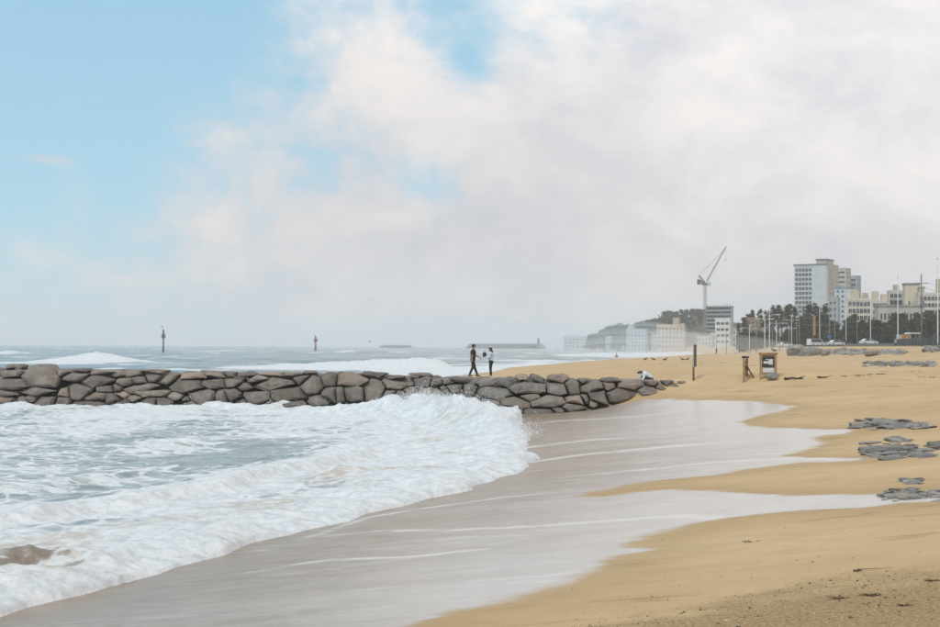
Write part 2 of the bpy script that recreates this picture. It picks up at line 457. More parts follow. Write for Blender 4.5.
class MB:
    """collects shapes for one mesh"""
    def __init__(s):
        s.v = []; s.f = []; s.mi = []

    def add(s, verts, faces, mi=0):
        o = len(s.v)
        s.v.extend([tuple(p) for p in verts])
        for f in faces:
            s.f.append(tuple(i + o for i in f)); s.mi.append(mi)
        return s

    def box(s, x0, x1, y0, y1, z0, z1, mi=0, mtx=None, bev=0.0):
        if bev > 0:
            vs_ = []; b = bev
            xs_, ys_, zs_ = (x0, x1), (y0, y1), (z0, z1)
            bm = bmesh.new(); bmesh.ops.create_cube(bm, size=1)
            for q in bm.verts:
                q.co = Vector((x0 if q.co.x < 0 else x1, y0 if q.co.y < 0 else y1, z0 if q.co.z < 0 else z1))
            bmesh.ops.bevel(bm, geom=bm.edges[:], offset=b, segments=1, affect='EDGES')
            bm.verts.index_update()
            vs_ = [mtx @ q.co if mtx else q.co.copy() for q in bm.verts]
            fs_ = [[q.index for q in f.verts] for f in bm.faces]
            bm.free()
            return s.add(vs_, fs_, mi)
        vs_ = [Vector(p) for p in ((x0, y0, z0), (x1, y0, z0), (x1, y1, z0), (x0, y1, z0), (x0, y0, z1), (x1, y0, z1), (x1, y1, z1), (x0, y1, z1))]
        if mtx: vs_ = [mtx @ p for p in vs_]
        return s.add(vs_, [(0, 3, 2, 1), (4, 5, 6, 7), (0, 1, 5, 4), (1, 2, 6, 5), (2, 3, 7, 6), (3, 0, 4, 7)], mi)

    def tube(s, pts, rad, n=8, mi=0, caps=True):
        pts = [Vector(p) for p in pts]
        if not hasattr(rad, '__len__'): rad = [rad] * len(pts)
        rings = []
        prev = None
        for i, p in enumerate(pts):
            t = (pts[min(i + 1, len(pts) - 1)] - pts[max(i - 1, 0)]).normalized()
            a = Vector((1, 0, 0)) if abs(t.x) < 0.9 else Vector((0, 1, 0))
            if prev is not None: a = prev
            b = t.cross(a).normalized(); a = b.cross(t).normalized(); prev = a
            rings.append([p + (a * math.cos(2 * math.pi * k / n) + b * math.sin(2 * math.pi * k / n)) * rad[i] for k in range(n)])
        vs_ = [q for r_ in rings for q in r_]
        fs_ = []
        for i in range(len(pts) - 1):
            for k in range(n):
                k2 = (k + 1) % n
                fs_.append((i * n + k, i * n + k2, (i + 1) * n + k2, (i + 1) * n + k))
        if caps:
            fs_.append(tuple(reversed(range(n)))); fs_.append(tuple((len(pts) - 1) * n + k for k in range(n)))
        return s.add(vs_, fs_, mi)

    def ball(s, c, r, sub=2, mi=0, mtx=None):
        bm = bmesh.new(); bmesh.ops.create_icosphere(bm, subdivisions=sub, radius=1)
        rr = Vector(r) if hasattr(r, '__len__') else Vector((r, r, r))
        c = Vector(c)
        bm.verts.index_update()
        vs_ = []
        for q in bm.verts:
            p = Vector((q.co.x * rr.x, q.co.y * rr.y, q.co.z * rr.z))
            if mtx: p = mtx @ p
            vs_.append(p + c)
        fs_ = [[q.index for q in f.verts] for f in bm.faces]
        bm.free()
        return s.add(vs_, fs_, mi)

    def prism(s, outline, y0, y1, mi=0):
        """outline in x,z extruded along y"""
        n = len(outline)
        vs_ = [(x, y0, z) for x, z in outline] + [(x, y1, z) for x, z in outline]
        fs_ = [tuple(range(n)), tuple(reversed(range(n, 2 * n)))]
        for i in range(n):
            j = (i + 1) % n
            fs_.append((i, i + n, j + n, j))
        return s.add(vs_, fs_, mi)

    def mesh(s, name, mats, smooth=False):
        me = bpy.data.meshes.new(name)
        me.from_pydata(s.v, [], s.f)
        if not isinstance(mats, (list, tuple)): mats = [mats]
        for m_ in mats: me.materials.append(m_)
        me.polygons.foreach_set('material_index', s.mi)
        if smooth: me.polygons.foreach_set('use_smooth', [True] * len(s.f))
        bm = bmesh.new(); bm.from_mesh(me); bmesh.ops.recalc_face_normals(bm, faces=bm.faces[:]); bm.to_mesh(me); bm.free()
        me.update()
        return me

    def build(s, name, mats, parent=None, smooth=False):
        return link(name, s.mesh(name, mats, smooth), parent)


def grid_mesh(name, X, Y, Z, keep=None, attrs=None, smooth=True):
    nr, nc = X.shape
    co = np.stack([X, Y, Z], -1).reshape(-1, 3).astype(np.float32)
    idx = np.arange(nr * nc).reshape(nr, nc)
    q = np.stack([idx[:-1, :-1], idx[:-1, 1:], idx[1:, 1:], idx[1:, :-1]], -1).reshape(-1, 4)
    if keep is not None:
        kq = keep[:-1, :-1] | keep[:-1, 1:] | keep[1:, 1:] | keep[1:, :-1]
        q = q[kq.reshape(-1)]
        used = np.zeros(nr * nc, bool); used[q.reshape(-1)] = True
        remap = np.cumsum(used) - 1
        q = remap[q]; co = co[used]
    else:
        used = np.ones(nr * nc, bool)
    me = bpy.data.meshes.new(name)
    me.vertices.add(len(co)); me.vertices.foreach_set('co', co.reshape(-1))
    me.loops.add(q.size); me.loops.foreach_set('vertex_index', q.reshape(-1).astype(np.int32))
    me.polygons.add(len(q))
    me.polygons.foreach_set('loop_start', np.arange(0, q.size, 4, dtype=np.int32))
    me.polygons.foreach_set('loop_total', np.full(len(q), 4, np.int32))
    if smooth: me.polygons.foreach_set('use_smooth', np.ones(len(q), bool))
    me.update(calc_edges=True)
    for k, a in (attrs or {}).items():
        at = me.attributes.new(k, 'FLOAT', 'POINT')
        at.data.foreach_set('value', a.reshape(-1)[used].astype(np.float32))
    return me


def fan(rows, a0, a1, nc):
    """grid that gets coarser with distance"""
    t = np.tan(np.radians(np.linspace(a0, a1, nc)))
    Y = np.repeat(np.array(rows)[:, None], nc, 1)
    X = (Y + 3.0) * t[None, :]
    return X, Y


def signed_poly(X, Y, poly):
    """signed distance to a polygon, positive inside"""
    px = np.array([p[0] for p in poly]); py = np.array([p[1] for p in poly])
    x = X.reshape(-1); y = Y.reshape(-1)
    best = np.full(x.shape, 1e9); ins = np.zeros(x.shape, bool)
    for i in range(len(px)):
        x0, y0 = px[i], py[i]; x1, y1 = px[(i + 1) % len(px)], py[(i + 1) % len(px)]
        dx, dy = x1 - x0, y1 - y0
        t = np.clip(((x - x0) * dx + (y - y0) * dy) / max(dx * dx + dy * dy, 1e-9), 0, 1)
        best = np.minimum(best, (x - x0 - t * dx) ** 2 + (y - y0 - t * dy) ** 2)
        c = (y0 > y) != (y1 > y)
        xi = dx * (y - y0) / (dy if abs(dy) > 1e-9 else 1e-9) + x0
        ins ^= c & (x < xi)
    d = np.sqrt(best)
    return np.where(ins, d, -d).reshape(X.shape)


def poly_dist(X, Y, pts, vals):
    """distance to an open polyline, signed (+ on its right), and the value interpolated along it"""
    best = np.full(X.shape, 1e9); sg = np.zeros(X.shape); val = np.zeros(X.shape)
    for i in range(len(pts) - 1):
        (x0, y0), (x1, y1) = pts[i], pts[i + 1]
        dx, dy = x1 - x0, y1 - y0
        t = np.clip(((X - x0) * dx + (Y - y0) * dy) / (dx * dx + dy * dy), 0, 1)
        ex, ey = X - x0 - t * dx, Y - y0 - t * dy
        d = np.hypot(ex, ey)
        up = d < best
        best = np.where(up, d, best)
        sg = np.where(up, np.sign(dy * ex - dx * ey), sg)
        val = np.where(up, vals[i] + t * (vals[i + 1] - vals[i]), val)
    return best, sg, val


# ------------------------------------------------------------------ beach
FILM_PX = [(520, 408), (560, 405), (600, 403), (640, 400.5), (690, 400), (735, 400), (765, 401.5), (796, 406), (782, 412), (757, 417),
           (742, 422), (752, 426), (800, 428.5), (856, 430), (850, 434.5), (826, 436), (816, 438), (824, 444), (812, 449), (785, 455),
           (800, 457), (862, 458.5), (862, 461), (800, 463), (755, 468), (712, 475), (653, 481), (600, 491), (580, 495.5), (605, 495.5), (640, 491.5),
           (672, 489), (714, 491), (783, 494.5), (856, 495), (900, 493), (960, 490), (960, 501), (900, 503), (858, 508), (800, 511), (749, 515),
           (703, 522), (661, 533), (626, 546), (648, 550), (622, 556), (606, 562), (597, 574), (577, 583), (540, 592), (500, 601), (455, 614),
           (410, 626), (385, 634)]


FOAM_LINES = [([(492, 467), (530, 462), (580, 455), (630, 450), (674, 446), (720, 443)], .28), ([(470, 455), (530, 447), (590, 440), (640, 437)], .30),
              ([(330, 536), (375, 531), (459, 530), (540, 526), (618, 520), (680, 516), (745, 518)], .13), ([(700, 518.5), (742, 519)], .12),
              ([(300, 540), (370, 517), (440, 506), (500, 498), (580, 490)], .12), ([(520, 425), (560, 421), (600, 419), (660, 414)], .4),
              ([(560, 478), (640, 470), (720, 462), (800, 458), (860, 459)], .18), ([(250, 572), (330, 560), (420, 556), (500, 548)], .10)]


def make_beach():
    rows = list(np.geomspace(5.0, 80, 560)) + list(np.geomspace(80, 1700, 190))[1:]
    X, Y = fan(rows, -34, 37, 520)
    Z = ground(X, Y)
    poly = [(p.x, p.y) for p in (hit(u, v) for u, v in FILM_PX)]
    poly += [(-3.5, 9.5), (-9, 3), (-40, 3), (-40, 66), (0, 69.5)]
    film = signed_poly(X, Y, poly)
    # far side of the groyne: the swash follows the shore
    dfar = X - np.interp(Y, _sy, _sx)
    film = np.where(Y > groyne_y(X) + 1.5, 2.5 - (X - np.interp(Y, _by, _bx)), film)
    shore = X - np.interp(Y, _sy, _sx)
    c = [hit(540, 636), hit(700, 606), hit(820, 583), hit(960, 566)]
    cl = np.interp(X, [p.x for p in c], [p.y for p in c])
    coarse = np.clip((cl - Y) / 1.2, -2, 2)
    land = sstep(X - road_x(Y), -4, 2)
    lines = np.zeros(X.shape)
    for px, wd in FOAM_LINES:
        q = [hit(u, v) for u, v in px]
        dd, _, vv = poly_dist(X, Y + 0.10 * perlin(X / 0.7, Y / 0.7, 77), [(p.x, p.y) for p in q], [0.35] + [1.0] * (len(q) - 2) + [0.2])
        lines = np.maximum(lines, vv * np.exp(-(dd / wd) ** 2))
    me = grid_mesh('beach', X, Y, Z, None, {'line': lines, 'film': film, 'shore': shore, 'coarse': coarse, 'land': land})
    me.materials.append(sand_material())
    tag(link('beach_sand', me), kind='structure')


make_beach()


# ------------------------------------------------------------------ sea
def make_sea():
    rows = list(np.geomspace(8.0, 80, 560)) + list(np.geomspace(80, 420, 190))[1:] + list(np.geomspace(420, 14000, 110))[1:]
    X, Y = fan(rows, -36, 25, 620)
    sx = shore_x(Y)
    d = sx - X                                              # metres of water seaward of the edge
    lag = 1 - sstep(Y, 70, 78)                              # the water in front of the groyne
    w1 = X + 0.4 * perlin(X / 3, Y / 3, 5); w2 = Y + 0.4 * perlin(X / 3, Y / 3, 6)
    zl = 0.10 + 0.09 * fbm(w1 / 5.0, w2 / 2.6, 3, 1) + 0.05 * fbm(w1 / 1.1, w2 / 0.6, 3, 2)
    foam = 0.56 + 0.32 * fbm(X / 5, Y / 4, 5, 7)
    # calmer, greener pool in the middle; thick wash near the groyne and the edge
    foam = foam - 0.22 * np.exp(-((X + 7) / 7) ** 2 - ((Y - 40) / 12) ** 2)
    foam = foam + 0.18 * sstep(Y, 54, 66)
    # broken front rolling up the sand
    bw = 2.6 + 1.2 * perlin(Y / 6, Y * 0, 12)
    lum = billow(X / 1.15, Y / 1.15, 4, 21, 0.45)
    rise = np.sqrt(np.clip(d, 0, 0.8) / 0.8)
    front = rise * (1 - sstep(d, 0.5, bw + 2.4))
    zl = zl + front * (0.17 + 0.20 * lum) * (0.75 + 0.5 * perlin(Y / 3.2, X / 5, 31)) * (1 - sstep(Y, 44, 52))
    foam = foam + 0.60 * (1 - sstep(d, bw * 0.6, bw + 3.2))
    # two older bores behind it
    for dd, hh, ww in ((5.3, 0.26, 0.9), (10.5, 0.20, 1.2), (17, 0.22, 1.6)):
        off = dd + 1.8 * perlin(Y / 9, Y * 0 + dd, 14)
        amp = np.clip(0.4 + 1.1 * perlin(Y / 8, Y * 0 + dd, 17), 0, 1)
        rid = np.where(d < off, np.exp(-((d - off) / (0.35 * ww)) ** 2), np.exp(-((d - off) / (1.8 * ww)) ** 2))
        zl = zl + hh * amp * rid * (0.7 + 0.5 * lum)
        foam = foam + 0.55 * amp * np.where(d < off, np.exp(-((d - off) / (1.4 * ww)) ** 2), np.exp(-((d - off) / ww) ** 2))
    # the plunging wave in front of the groyne
    crest = [(-13, 66.5), (-7.5, 65.2), (-4.4, 63.2), (-2.1, 60), (-0.65, 57), (0.41, 54), (1.3, 51), (1.75, 47.5), (1.6, 44)]
    chgt = [0.0, 0.28, 0.66, 1.12, 1.05, 0.80, 0.46, 0.15, 0.0]
    dist, sg, hv = poly_dist(X, Y, crest, chgt)
    jag = billow(X / 1.5, Y / 1.5, 3, 41, 0.5)
    back = np.where(sg > 0, np.exp(-(dist / 1.05) ** 2), np.exp(-(dist / 3.4) ** 2))
    zl = zl + hv * back * (0.62 + 0.58 * jag) * (1 + 0.22 * fbm(X / 1.3, Y / 1.3, 3, 44))
    foam = foam + 1.3 * np.clip(hv, 0, 0.6) / 0.6 * np.exp(-(dist / np.where(sg > 0, 2.2, 6.0)) ** 2)
    foam = foam + 0.8 * np.exp(-((X + 1.0) / 3.2) ** 2 - ((Y - 47) / 9) ** 2)
    # wash climbing the foot of the groyne
    zl = zl + 0.42 * np.exp(-((Y - groyne_y(X) - 0.2) / 1.3) ** 2) * np.clip(fbm(X / 2.2, Y / 1.4, 4, 51) + 0.25, 0, 2)
    # ragged foam surface
    zl = zl + 0.06 * np.clip(foam, 0.2, 1.2) * (billow(X / 1.2, Y / 1.0, 3, 61, 0.5) - 0.5) * lag
    # at the very edge it thins out onto the sand
    g = ground(X, Y, False)
    zl = np.where(d < 0.8, np.maximum(zl, g + 0.05 * rise + 0.02) * (d > 0) + np.where(d > 0, 0, g - 0.25 * np.clip(-d, 0, 1) - 0.02), zl)
    # open sea
    sw = 0.42 * fbm((X + 0.35 * Y) / 46, Y / 17, 3, 71) + 0.20 * fbm(X / 9, Y / 5, 3, 72)
    ff = np.clip((fbm(X / 38, Y / 20, 5, 81) - 0.10) * 1.35, -0.5, 0.85)
    zo = sw
    fo = 0.12 + ff * (0.75 + 0.25 * sstep(Y, 200, 900))
    fo = fo + 0.30 * (1 - sstep(Y, 190, 330))
    def breaker(px, Yb, slant, front_w, back_w, fk=1.0, sp=1.0):
        nonlocal zo, fo
        pts = []; hs = []
        for u, v in px:
            Yp = Yb + slant * (u - px[0][0]) / 100.0
            p = P(u, v, Yp); pts.append((p.x, p.y)); hs.append(max(p.z, 0.0))
        hs[0] = 0.0; hs[-1] = 0.0
        dd, s2, hh = poly_dist(X, Y, pts, hs)
        bk = np.where(s2 > 0, np.exp(-(dd / front_w) ** 2), np.exp(-(dd / back_w) ** 2))
        j = billow(X / 3.1, Y / 2.4, 4, 91, 0.6)
        near = np.clip(hh / 0.5, 0, 1)
        zo = zo * (1 - 0.7 * bk * near) + hh * bk * (0.72 + 0.40 * j)
        fo = fo + fk * near * np.exp(-(dd / np.where(s2 > 0, front_w * 3 * sp, back_w * 0.9)) ** 2)
    breaker([(-40, 352), (0, 351), (12, 349), (30, 353), (48, 356)], 480, 0, 6, 14)
    breaker([(20, 364), (45, 359.5), (70, 356), (95, 351.5), (108, 353.5), (125, 358), (150, 364), (180, 367)], 262, -8, 5, 9, 1.2, 1.8)
    breaker([(185, 367), (240, 366), (290, 364), (330, 362), (375, 360), (405, 358), (425, 357.5), (440, 360), (455, 366)], 205, -2, 4, 7, 1.2)
    breaker([(170, 353), (200, 350.8), (225, 352)], 520, 0, 5, 10, 0.9)
    breaker([(300, 352), (350, 350), (390, 350.5), (420, 352)], 600, 0, 7, 14, 0.7)
    breaker([(40, 352), (52, 348.3), (68, 349.5), (75, 352)], 700, 0, 7, 14, 1.0)
    breaker([(490, 360), (520, 356.5), (560, 353.5), (610, 352.5), (650, 352)], 420, 60, 6, 12, 0.8)
    breaker([(560, 356), (600, 354), (640, 352.5), (690, 351.5), (705, 352)], 440, 110, 6, 10, 0.9)
    breaker([(460, 357), (490, 353), (520, 351.5), (545, 353)], 640, 0, 8, 16, 0.7)
    # swash behind the groyne
    dsh = np.interp(Y, _sy, _sx) - X
    fo = fo + 0.9 * np.exp(-(np.clip(dsh, 0, 1e9) / 14) ** 2) * (dsh > -30) * (Y < 1200)
    zo = zo * np.exp(-np.clip(Y - 2500, 0, 1e9) / 1500)
    zo = zo + 0.10 * np.exp(-(dsh / 10) ** 2)
    Z = zl * lag + zo * (1 - lag)
    foam = foam * lag + fo * (1 - lag)
    silt = 1.0 * np.exp(-((d - 3.0) / 1.7) ** 2) * (0.45 + 1.1 * perlin(Y / 3.0, X / 3.0, 66)) * lag
    q = hit(25, 588)
    silt = silt + 1.2 * np.exp(-((X - q.x) / 1.05) ** 2 - ((Y - q.y) / 1.3) ** 2)
    foam = foam - 1.15 * np.exp(-((X - q.x) / 0.95) ** 2 - ((Y - q.y) / 0.9) ** 2) * (0.75 + 0.6 * fbm(X / 0.8, Y / 0.8, 3, 95))
    Z = Z + 0.11 * np.exp(-((X - q.x - 0.1) / 1.3) ** 2 - ((Y - q.y - 0.55) / np.where(Y > q.y + .55, .9, .38)) ** 2) * (0.7 + 0.6 * lum)
    q = hit(338, 492)
    Z = Z + 0.16 * np.exp(-((X - q.x) / 0.9) ** 2 - ((Y - q.y - 0.5) / 0.9) ** 2) * (0.6 + 0.8 * lum)
    silt = silt + 0.85 * np.exp(-((X - q.x) / 1.0) ** 2 - ((Y - q.y) / 2.5) ** 2)
    far = sstep(Y, 74, 170)
    keep = (Z > g - 0.45) | (Y > 1500)
    me = grid_mesh('sea', X, Y, Z, keep, {'foam': foam, 'silt': silt, 'far': far})
    me.materials.append(water_material())
    tag(link('sea', me), kind='structure')


make_sea()

# ------------------------------------------------------------------ rocks
def rock_mesh(name, seed, material, sub=3, blocky=0.72, front=None, ncut=9, noise=0.05):
    r_ = random.Random(seed)
    bm = bmesh.new(); bmesh.ops.create_icosphere(bm, subdivisions=sub, radius=1)
    cuts = []
    for ax in ((1, 0, 0), (-1, 0, 0), (0, 0, 1), (0, 0, -1), (0, 1, 0)):
        n_ = Vector(ax) + Vector([r_.uniform(-.28, .28) for _ in range(3)])
        cuts.append((n_.normalized(), blocky * r_.uniform(0.88, 1.1)))
    if front:
        n_ = Vector((r_.uniform(-.22, .22), -1, r_.uniform(-.10, .38))); cuts.append((n_.normalized(), front * r_.uniform(0.85, 1.1)))
    for _ in range(ncut):
        n_ = Vector([r_.gauss(0, 1) for _ in range(3)]).normalized()
        cuts.append((n_, r_.uniform(0.60, 0.88)))
    off = Vector([r_.uniform(-50, 50) for _ in range(3)])
    from mathutils import noise as mn
    for q in bm.verts:
        p = q.co.copy()
        for _ in range(2):
            for n_, c in cuts:
                e = p.dot(n_) - c
                if e > 0: p -= n_ * e
        nn = p.normalized()
        p += nn * (mn.noise(p * 1.6 + off) * noise * 1.6 + mn.noise(p * 4.2 + off) * noise)
        q.co = p
    lo = [min(q.co[k] for q in bm.verts) for k in range(3)]; hi = [max(q.co[k] for q in bm.verts) for k in range(3)]
    for q in bm.verts:                                   # unit box
        q.co = Vector([(q.co[k] - (lo[k] + hi[k]) / 2) / (hi[k] - lo[k]) for k in range(3)])
    me = bpy.data.meshes.new(name); bm.to_mesh(me); bm.free()
    me.materials.append(material)
    try:
        me.polygons.foreach_set('use_smooth', [True] * len(me.polygons))
        me.set_sharp_from_angle(angle=R(18))
    except Exception:
        pass
    return me


M_GROYNE = stone_material('groyne_stone', (0.160, 0.134, 0.112), (0.275, 0.234, 0.197), (0.35, 0.262, 0.20), 0.24)
M_BEACHROCK = stone_material('beach_rock', (0.185, 0.170, 0.155), (0.34, 0.315, 0.29), (0.28, 0.225, 0.17), 0.3, False)
M_PALEROCK = stone_material('pale_boulder', (0.235, 0.215, 0.195), (0.38, 0.35, 0.32), (0.32, 0.27, 0.22), 0.2, False)
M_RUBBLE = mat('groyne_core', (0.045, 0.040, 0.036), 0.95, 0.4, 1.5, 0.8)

def block_mesh(name, seed, material):
    """angular quarried block: bevelled hull of a few points on a rounded box"""
    r_ = random.Random(seed)
    from mathutils import noise as mn
    bm = bmesh.new()
    pts = []
    for sx in (-1, 1):
        for sy in (-1, 1):
            for sz in (-1, 1):
                pts.append(Vector((sx * r_.uniform(.38, 1), sy * r_.uniform(.5, .95), sz * r_.uniform(.32, 1))))
    pts = r_.sample(pts, 6)
    for _ in range(12):
        p = Vector([r_.gauss(0, 1) for _ in range(3)])
        p /= (abs(p.x) ** 3 + abs(p.y) ** 3 + abs(p.z) ** 3) ** (1 / 3)
        pts.append(p * r_.uniform(.9, 1.04))
    for p in pts: bm.verts.new(p)
    res = bmesh.ops.convex_hull(bm, input=bm.verts[:])
    junk = [e for e in res['geom_interior'] if isinstance(e, bmesh.types.BMVert)]
    if junk: bmesh.ops.delete(bm, geom=junk, context='VERTS')
    bmesh.ops.dissolve_limit(bm, angle_limit=R(9), verts=bm.verts[:], edges=bm.edges[:])
    bmesh.ops.bevel(bm, geom=bm.edges[:], offset=.11, segments=2, affect='EDGES', profile=.6)
    bmesh.ops.triangulate(bm, faces=bm.faces[:])
    bmesh.ops.subdivide_edges(bm, edges=[e for e in bm.edges if e.calc_length() > .45], cuts=1, use_grid_fill=True)
    bmesh.ops.triangulate(bm, faces=bm.faces[:])
    off = Vector([r_.uniform(-50, 50) for _ in range(3)])
    for q in bm.verts: q.co += q.co.normalized() * (mn.noise(q.co * 1.8 + off) * .05 + mn.noise(q.co * 5 + off) * .025)
    lo = [min(q.co[k] for q in bm.verts) for k in range(3)]; hi = [max(q.co[k] for q in bm.verts) for k in range(3)]
    for q in bm.verts: q.co = Vector([(q.co[k] - (lo[k] + hi[k]) / 2) / (hi[k] - lo[k]) for k in range(3)])
    bmesh.ops.recalc_face_normals(bm, faces=bm.faces[:])
    me = bpy.data.meshes.new(name); bm.to_mesh(me); bm.free()
    me.materials.append(material)
    me.polygons.foreach_set('use_smooth', [True] * len(me.polygons))
    me.set_sharp_from_angle(angle=R(30))
    return me


# stones of the groyne as read off the photograph: (crop origin u, v, crop scale, [(cx, cy, width, height, tilt)])
STONES = [
    (0, 355, 7.833, [(40, 150, 210, 70, -8), (110, 95, 115, 38, 0), (90, 232, 270, 105, 4), (55, 300, 190, 60, 0), (330, 175, 270, 165, 0), (30, 355, 160, 60, 4),
                     (290, 290, 320, 75, -3), (590, 165, 200, 75, -15), (165, 375, 155, 85, 0), (250, 345, 90, 50, 0), (345, 365, 150, 95, 0), (480, 375, 115, 110, 0),
                     (605, 290, 205, 115, 8), (505, 300, 110, 75, -10), (770, 205, 295, 115, 3), (850, 262, 175, 80, -8), (760, 330, 165, 70, 5),
                     (900, 335, 140, 90, -10), (800, 140, 210, 34, 0), (690, 382, 210, 55, 0), (640, 125, 120, 34, 0), (500, 140, 90, 50, 0)]),
    (110, 355, 7.833, [(30, 152, 130, 42, 0), (40, 255, 100, 85, 0), (120, 215, 155, 62, -8), (230, 200, 115, 52, 0), (350, 182, 140, 62, 0), (255, 262, 290, 75, -15),
                       (420, 195, 160, 75, -30), (345, 292, 250, 72, -5), (60, 322, 135, 75, -8), (100, 385, 175, 75, -18), (200, 342, 95, 44, 0), (290, 372, 175, 70, 0),
                       (420, 368, 125, 62, 0), (495, 325, 115, 62, 0), (590, 240, 240, 115, 0), (650, 168, 170, 55, -5), (610, 382, 135, 62, 0), (705, 330, 180, 125, 0),
                       (850, 225, 240, 80, 0), (870, 162, 200, 48, 0), (890, 322, 125, 115, 0), (320, 128, 200, 28, 0), (600, 352, 60, 46, 0)]),
    (220, 355, 7.833, [(60, 220, 195, 84, 0), (60, 157, 155, 48, 0), (180, 250, 115, 55, 0), (70, 312, 165, 95, 0), (285, 330, 215, 100, 0), (150, 382, 105, 72, 0),
                       (70, 396, 70, 62, 0), (300, 190, 160, 65, -20), (400, 222, 340, 105, -3), (540, 312, 275, 125, 0), (630, 190, 115, 72, -25), (710, 235, 165, 125, 10),
                       (770, 357, 145, 70, 5), (880, 195, 145, 95, 0), (890, 312, 155, 105, 0), (390, 387, 90, 55, 0), (580, 382, 160, 46, 0), (420, 152, 210, 32, 0),
                       (190, 157, 140, 34, 0), (700, 137, 95, 24, 0), (560, 152, 170, 32, 0)]),
    (330, 355, 7.833, [(130, 195, 280, 95, 2), (60, 312, 115, 105, 0), (185, 302, 160, 105, 10), (340, 277, 165, 145, 0), (350, 157, 190, 42, 5), (540, 225, 240, 80, 0),
                       (470, 307, 110, 55, 0), (550, 307, 80, 46, 0), (730, 212, 150, 80, 0), (630, 282, 100, 66, 0), (840, 217, 120, 48, 0), (850, 312, 100, 95, 0),
                       (700, 157, 160, 28, 0), (910, 267, 100, 66, 0), (500, 177, 150, 30, 0), (760, 300, 110, 80, 0), (650, 350, 150, 70, 0)]),
    (440, 360, 7.833, [(90, 220, 175, 70, 0), (60, 175, 100, 44, 0), (235, 225, 112, 98, 0), (200, 162, 240, 44, 0), (370, 177, 170, 60, -5), (415, 260, 268, 100, -8),
                       (530, 177, 170, 55, -8), (395, 347, 160, 80, 5), (595, 335, 222, 90, 5), (690, 220, 268, 105, -8), (710, 297, 128, 60, 0), (850, 332, 268, 90, -3),
                       (590, 417, 140, 75, 0), (780, 412, 250, 66, 0), (640, 137, 85, 48, 0), (760, 147, 105, 52, 20), (260, 327, 120, 66, 0), (20, 292, 70, 66, 0),
                       (120, 320, 150, 80, 0), (320, 400, 150, 70, 0), (480, 430, 120, 60, 0)]),
    (550, 360, 6.267, [(50, 117, 115, 50, 0), (50, 177, 125, 75, 0), (140, 167, 95, 85, 0), (160, 257, 125, 60, -5), (155, 292, 135, 62, -15), (265, 167, 158, 90, -5),
                       (300, 227, 126, 98, 0), (375, 157, 95, 75, 0), (440, 217, 196, 80, 0), (510, 157, 196, 65, 0), (620, 192, 115, 55, 0), (690, 167, 66, 50, 0),
                       (640, 147, 90, 36, 0), (735, 147, 86, 36, 0), (780, 162, 76, 34, 0), (835, 146, 66, 28, 0), (380, 132, 110, 34, 0), (220, 134, 86, 34, 0),
                       (50, 316, 66, 30, 0), (275, 272, 50, 44, 0), (225, 245, 60, 60, 0)]),
]


def face_y(z, x):
    return float(groyne_y(x)) + 0.85 * z


def top_v(u):
    return np.interp(u, [-60, 0, 30, 80, 150, 240, 330, 400, 470, 560, 620, 690, 720], [367.5, 367.5, 368, 369, 370.5, 371.5, 373, 375, 376.5, 378, 379.5, 381, 382])


def top_z(x, y):
    u = 470 + x / y * F
    return P(u, float(top_v(u)), y).z


def clip_half(poly, c, n_):
    """keep the part of a convex polygon where (p - c).n <= 0"""
    out = []
    for i in range(len(poly)):
        p, q = poly[i], poly[(i + 1) % len(poly)]
        dp = (p[0] - c[0]) * n_[0] + (p[1] - c[1]) * n_[1]; dq = (q[0] - c[0]) * n_[0] + (q[1] - c[1]) * n_[1]
        if dp <= 0: out.append(p)
        if (dp < 0 < dq) or (dq < 0 < dp):
            t = dp / (dp - dq); out.append((p[0] + (q[0] - p[0]) * t, p[1] + (q[1] - p[1]) * t))
    return out


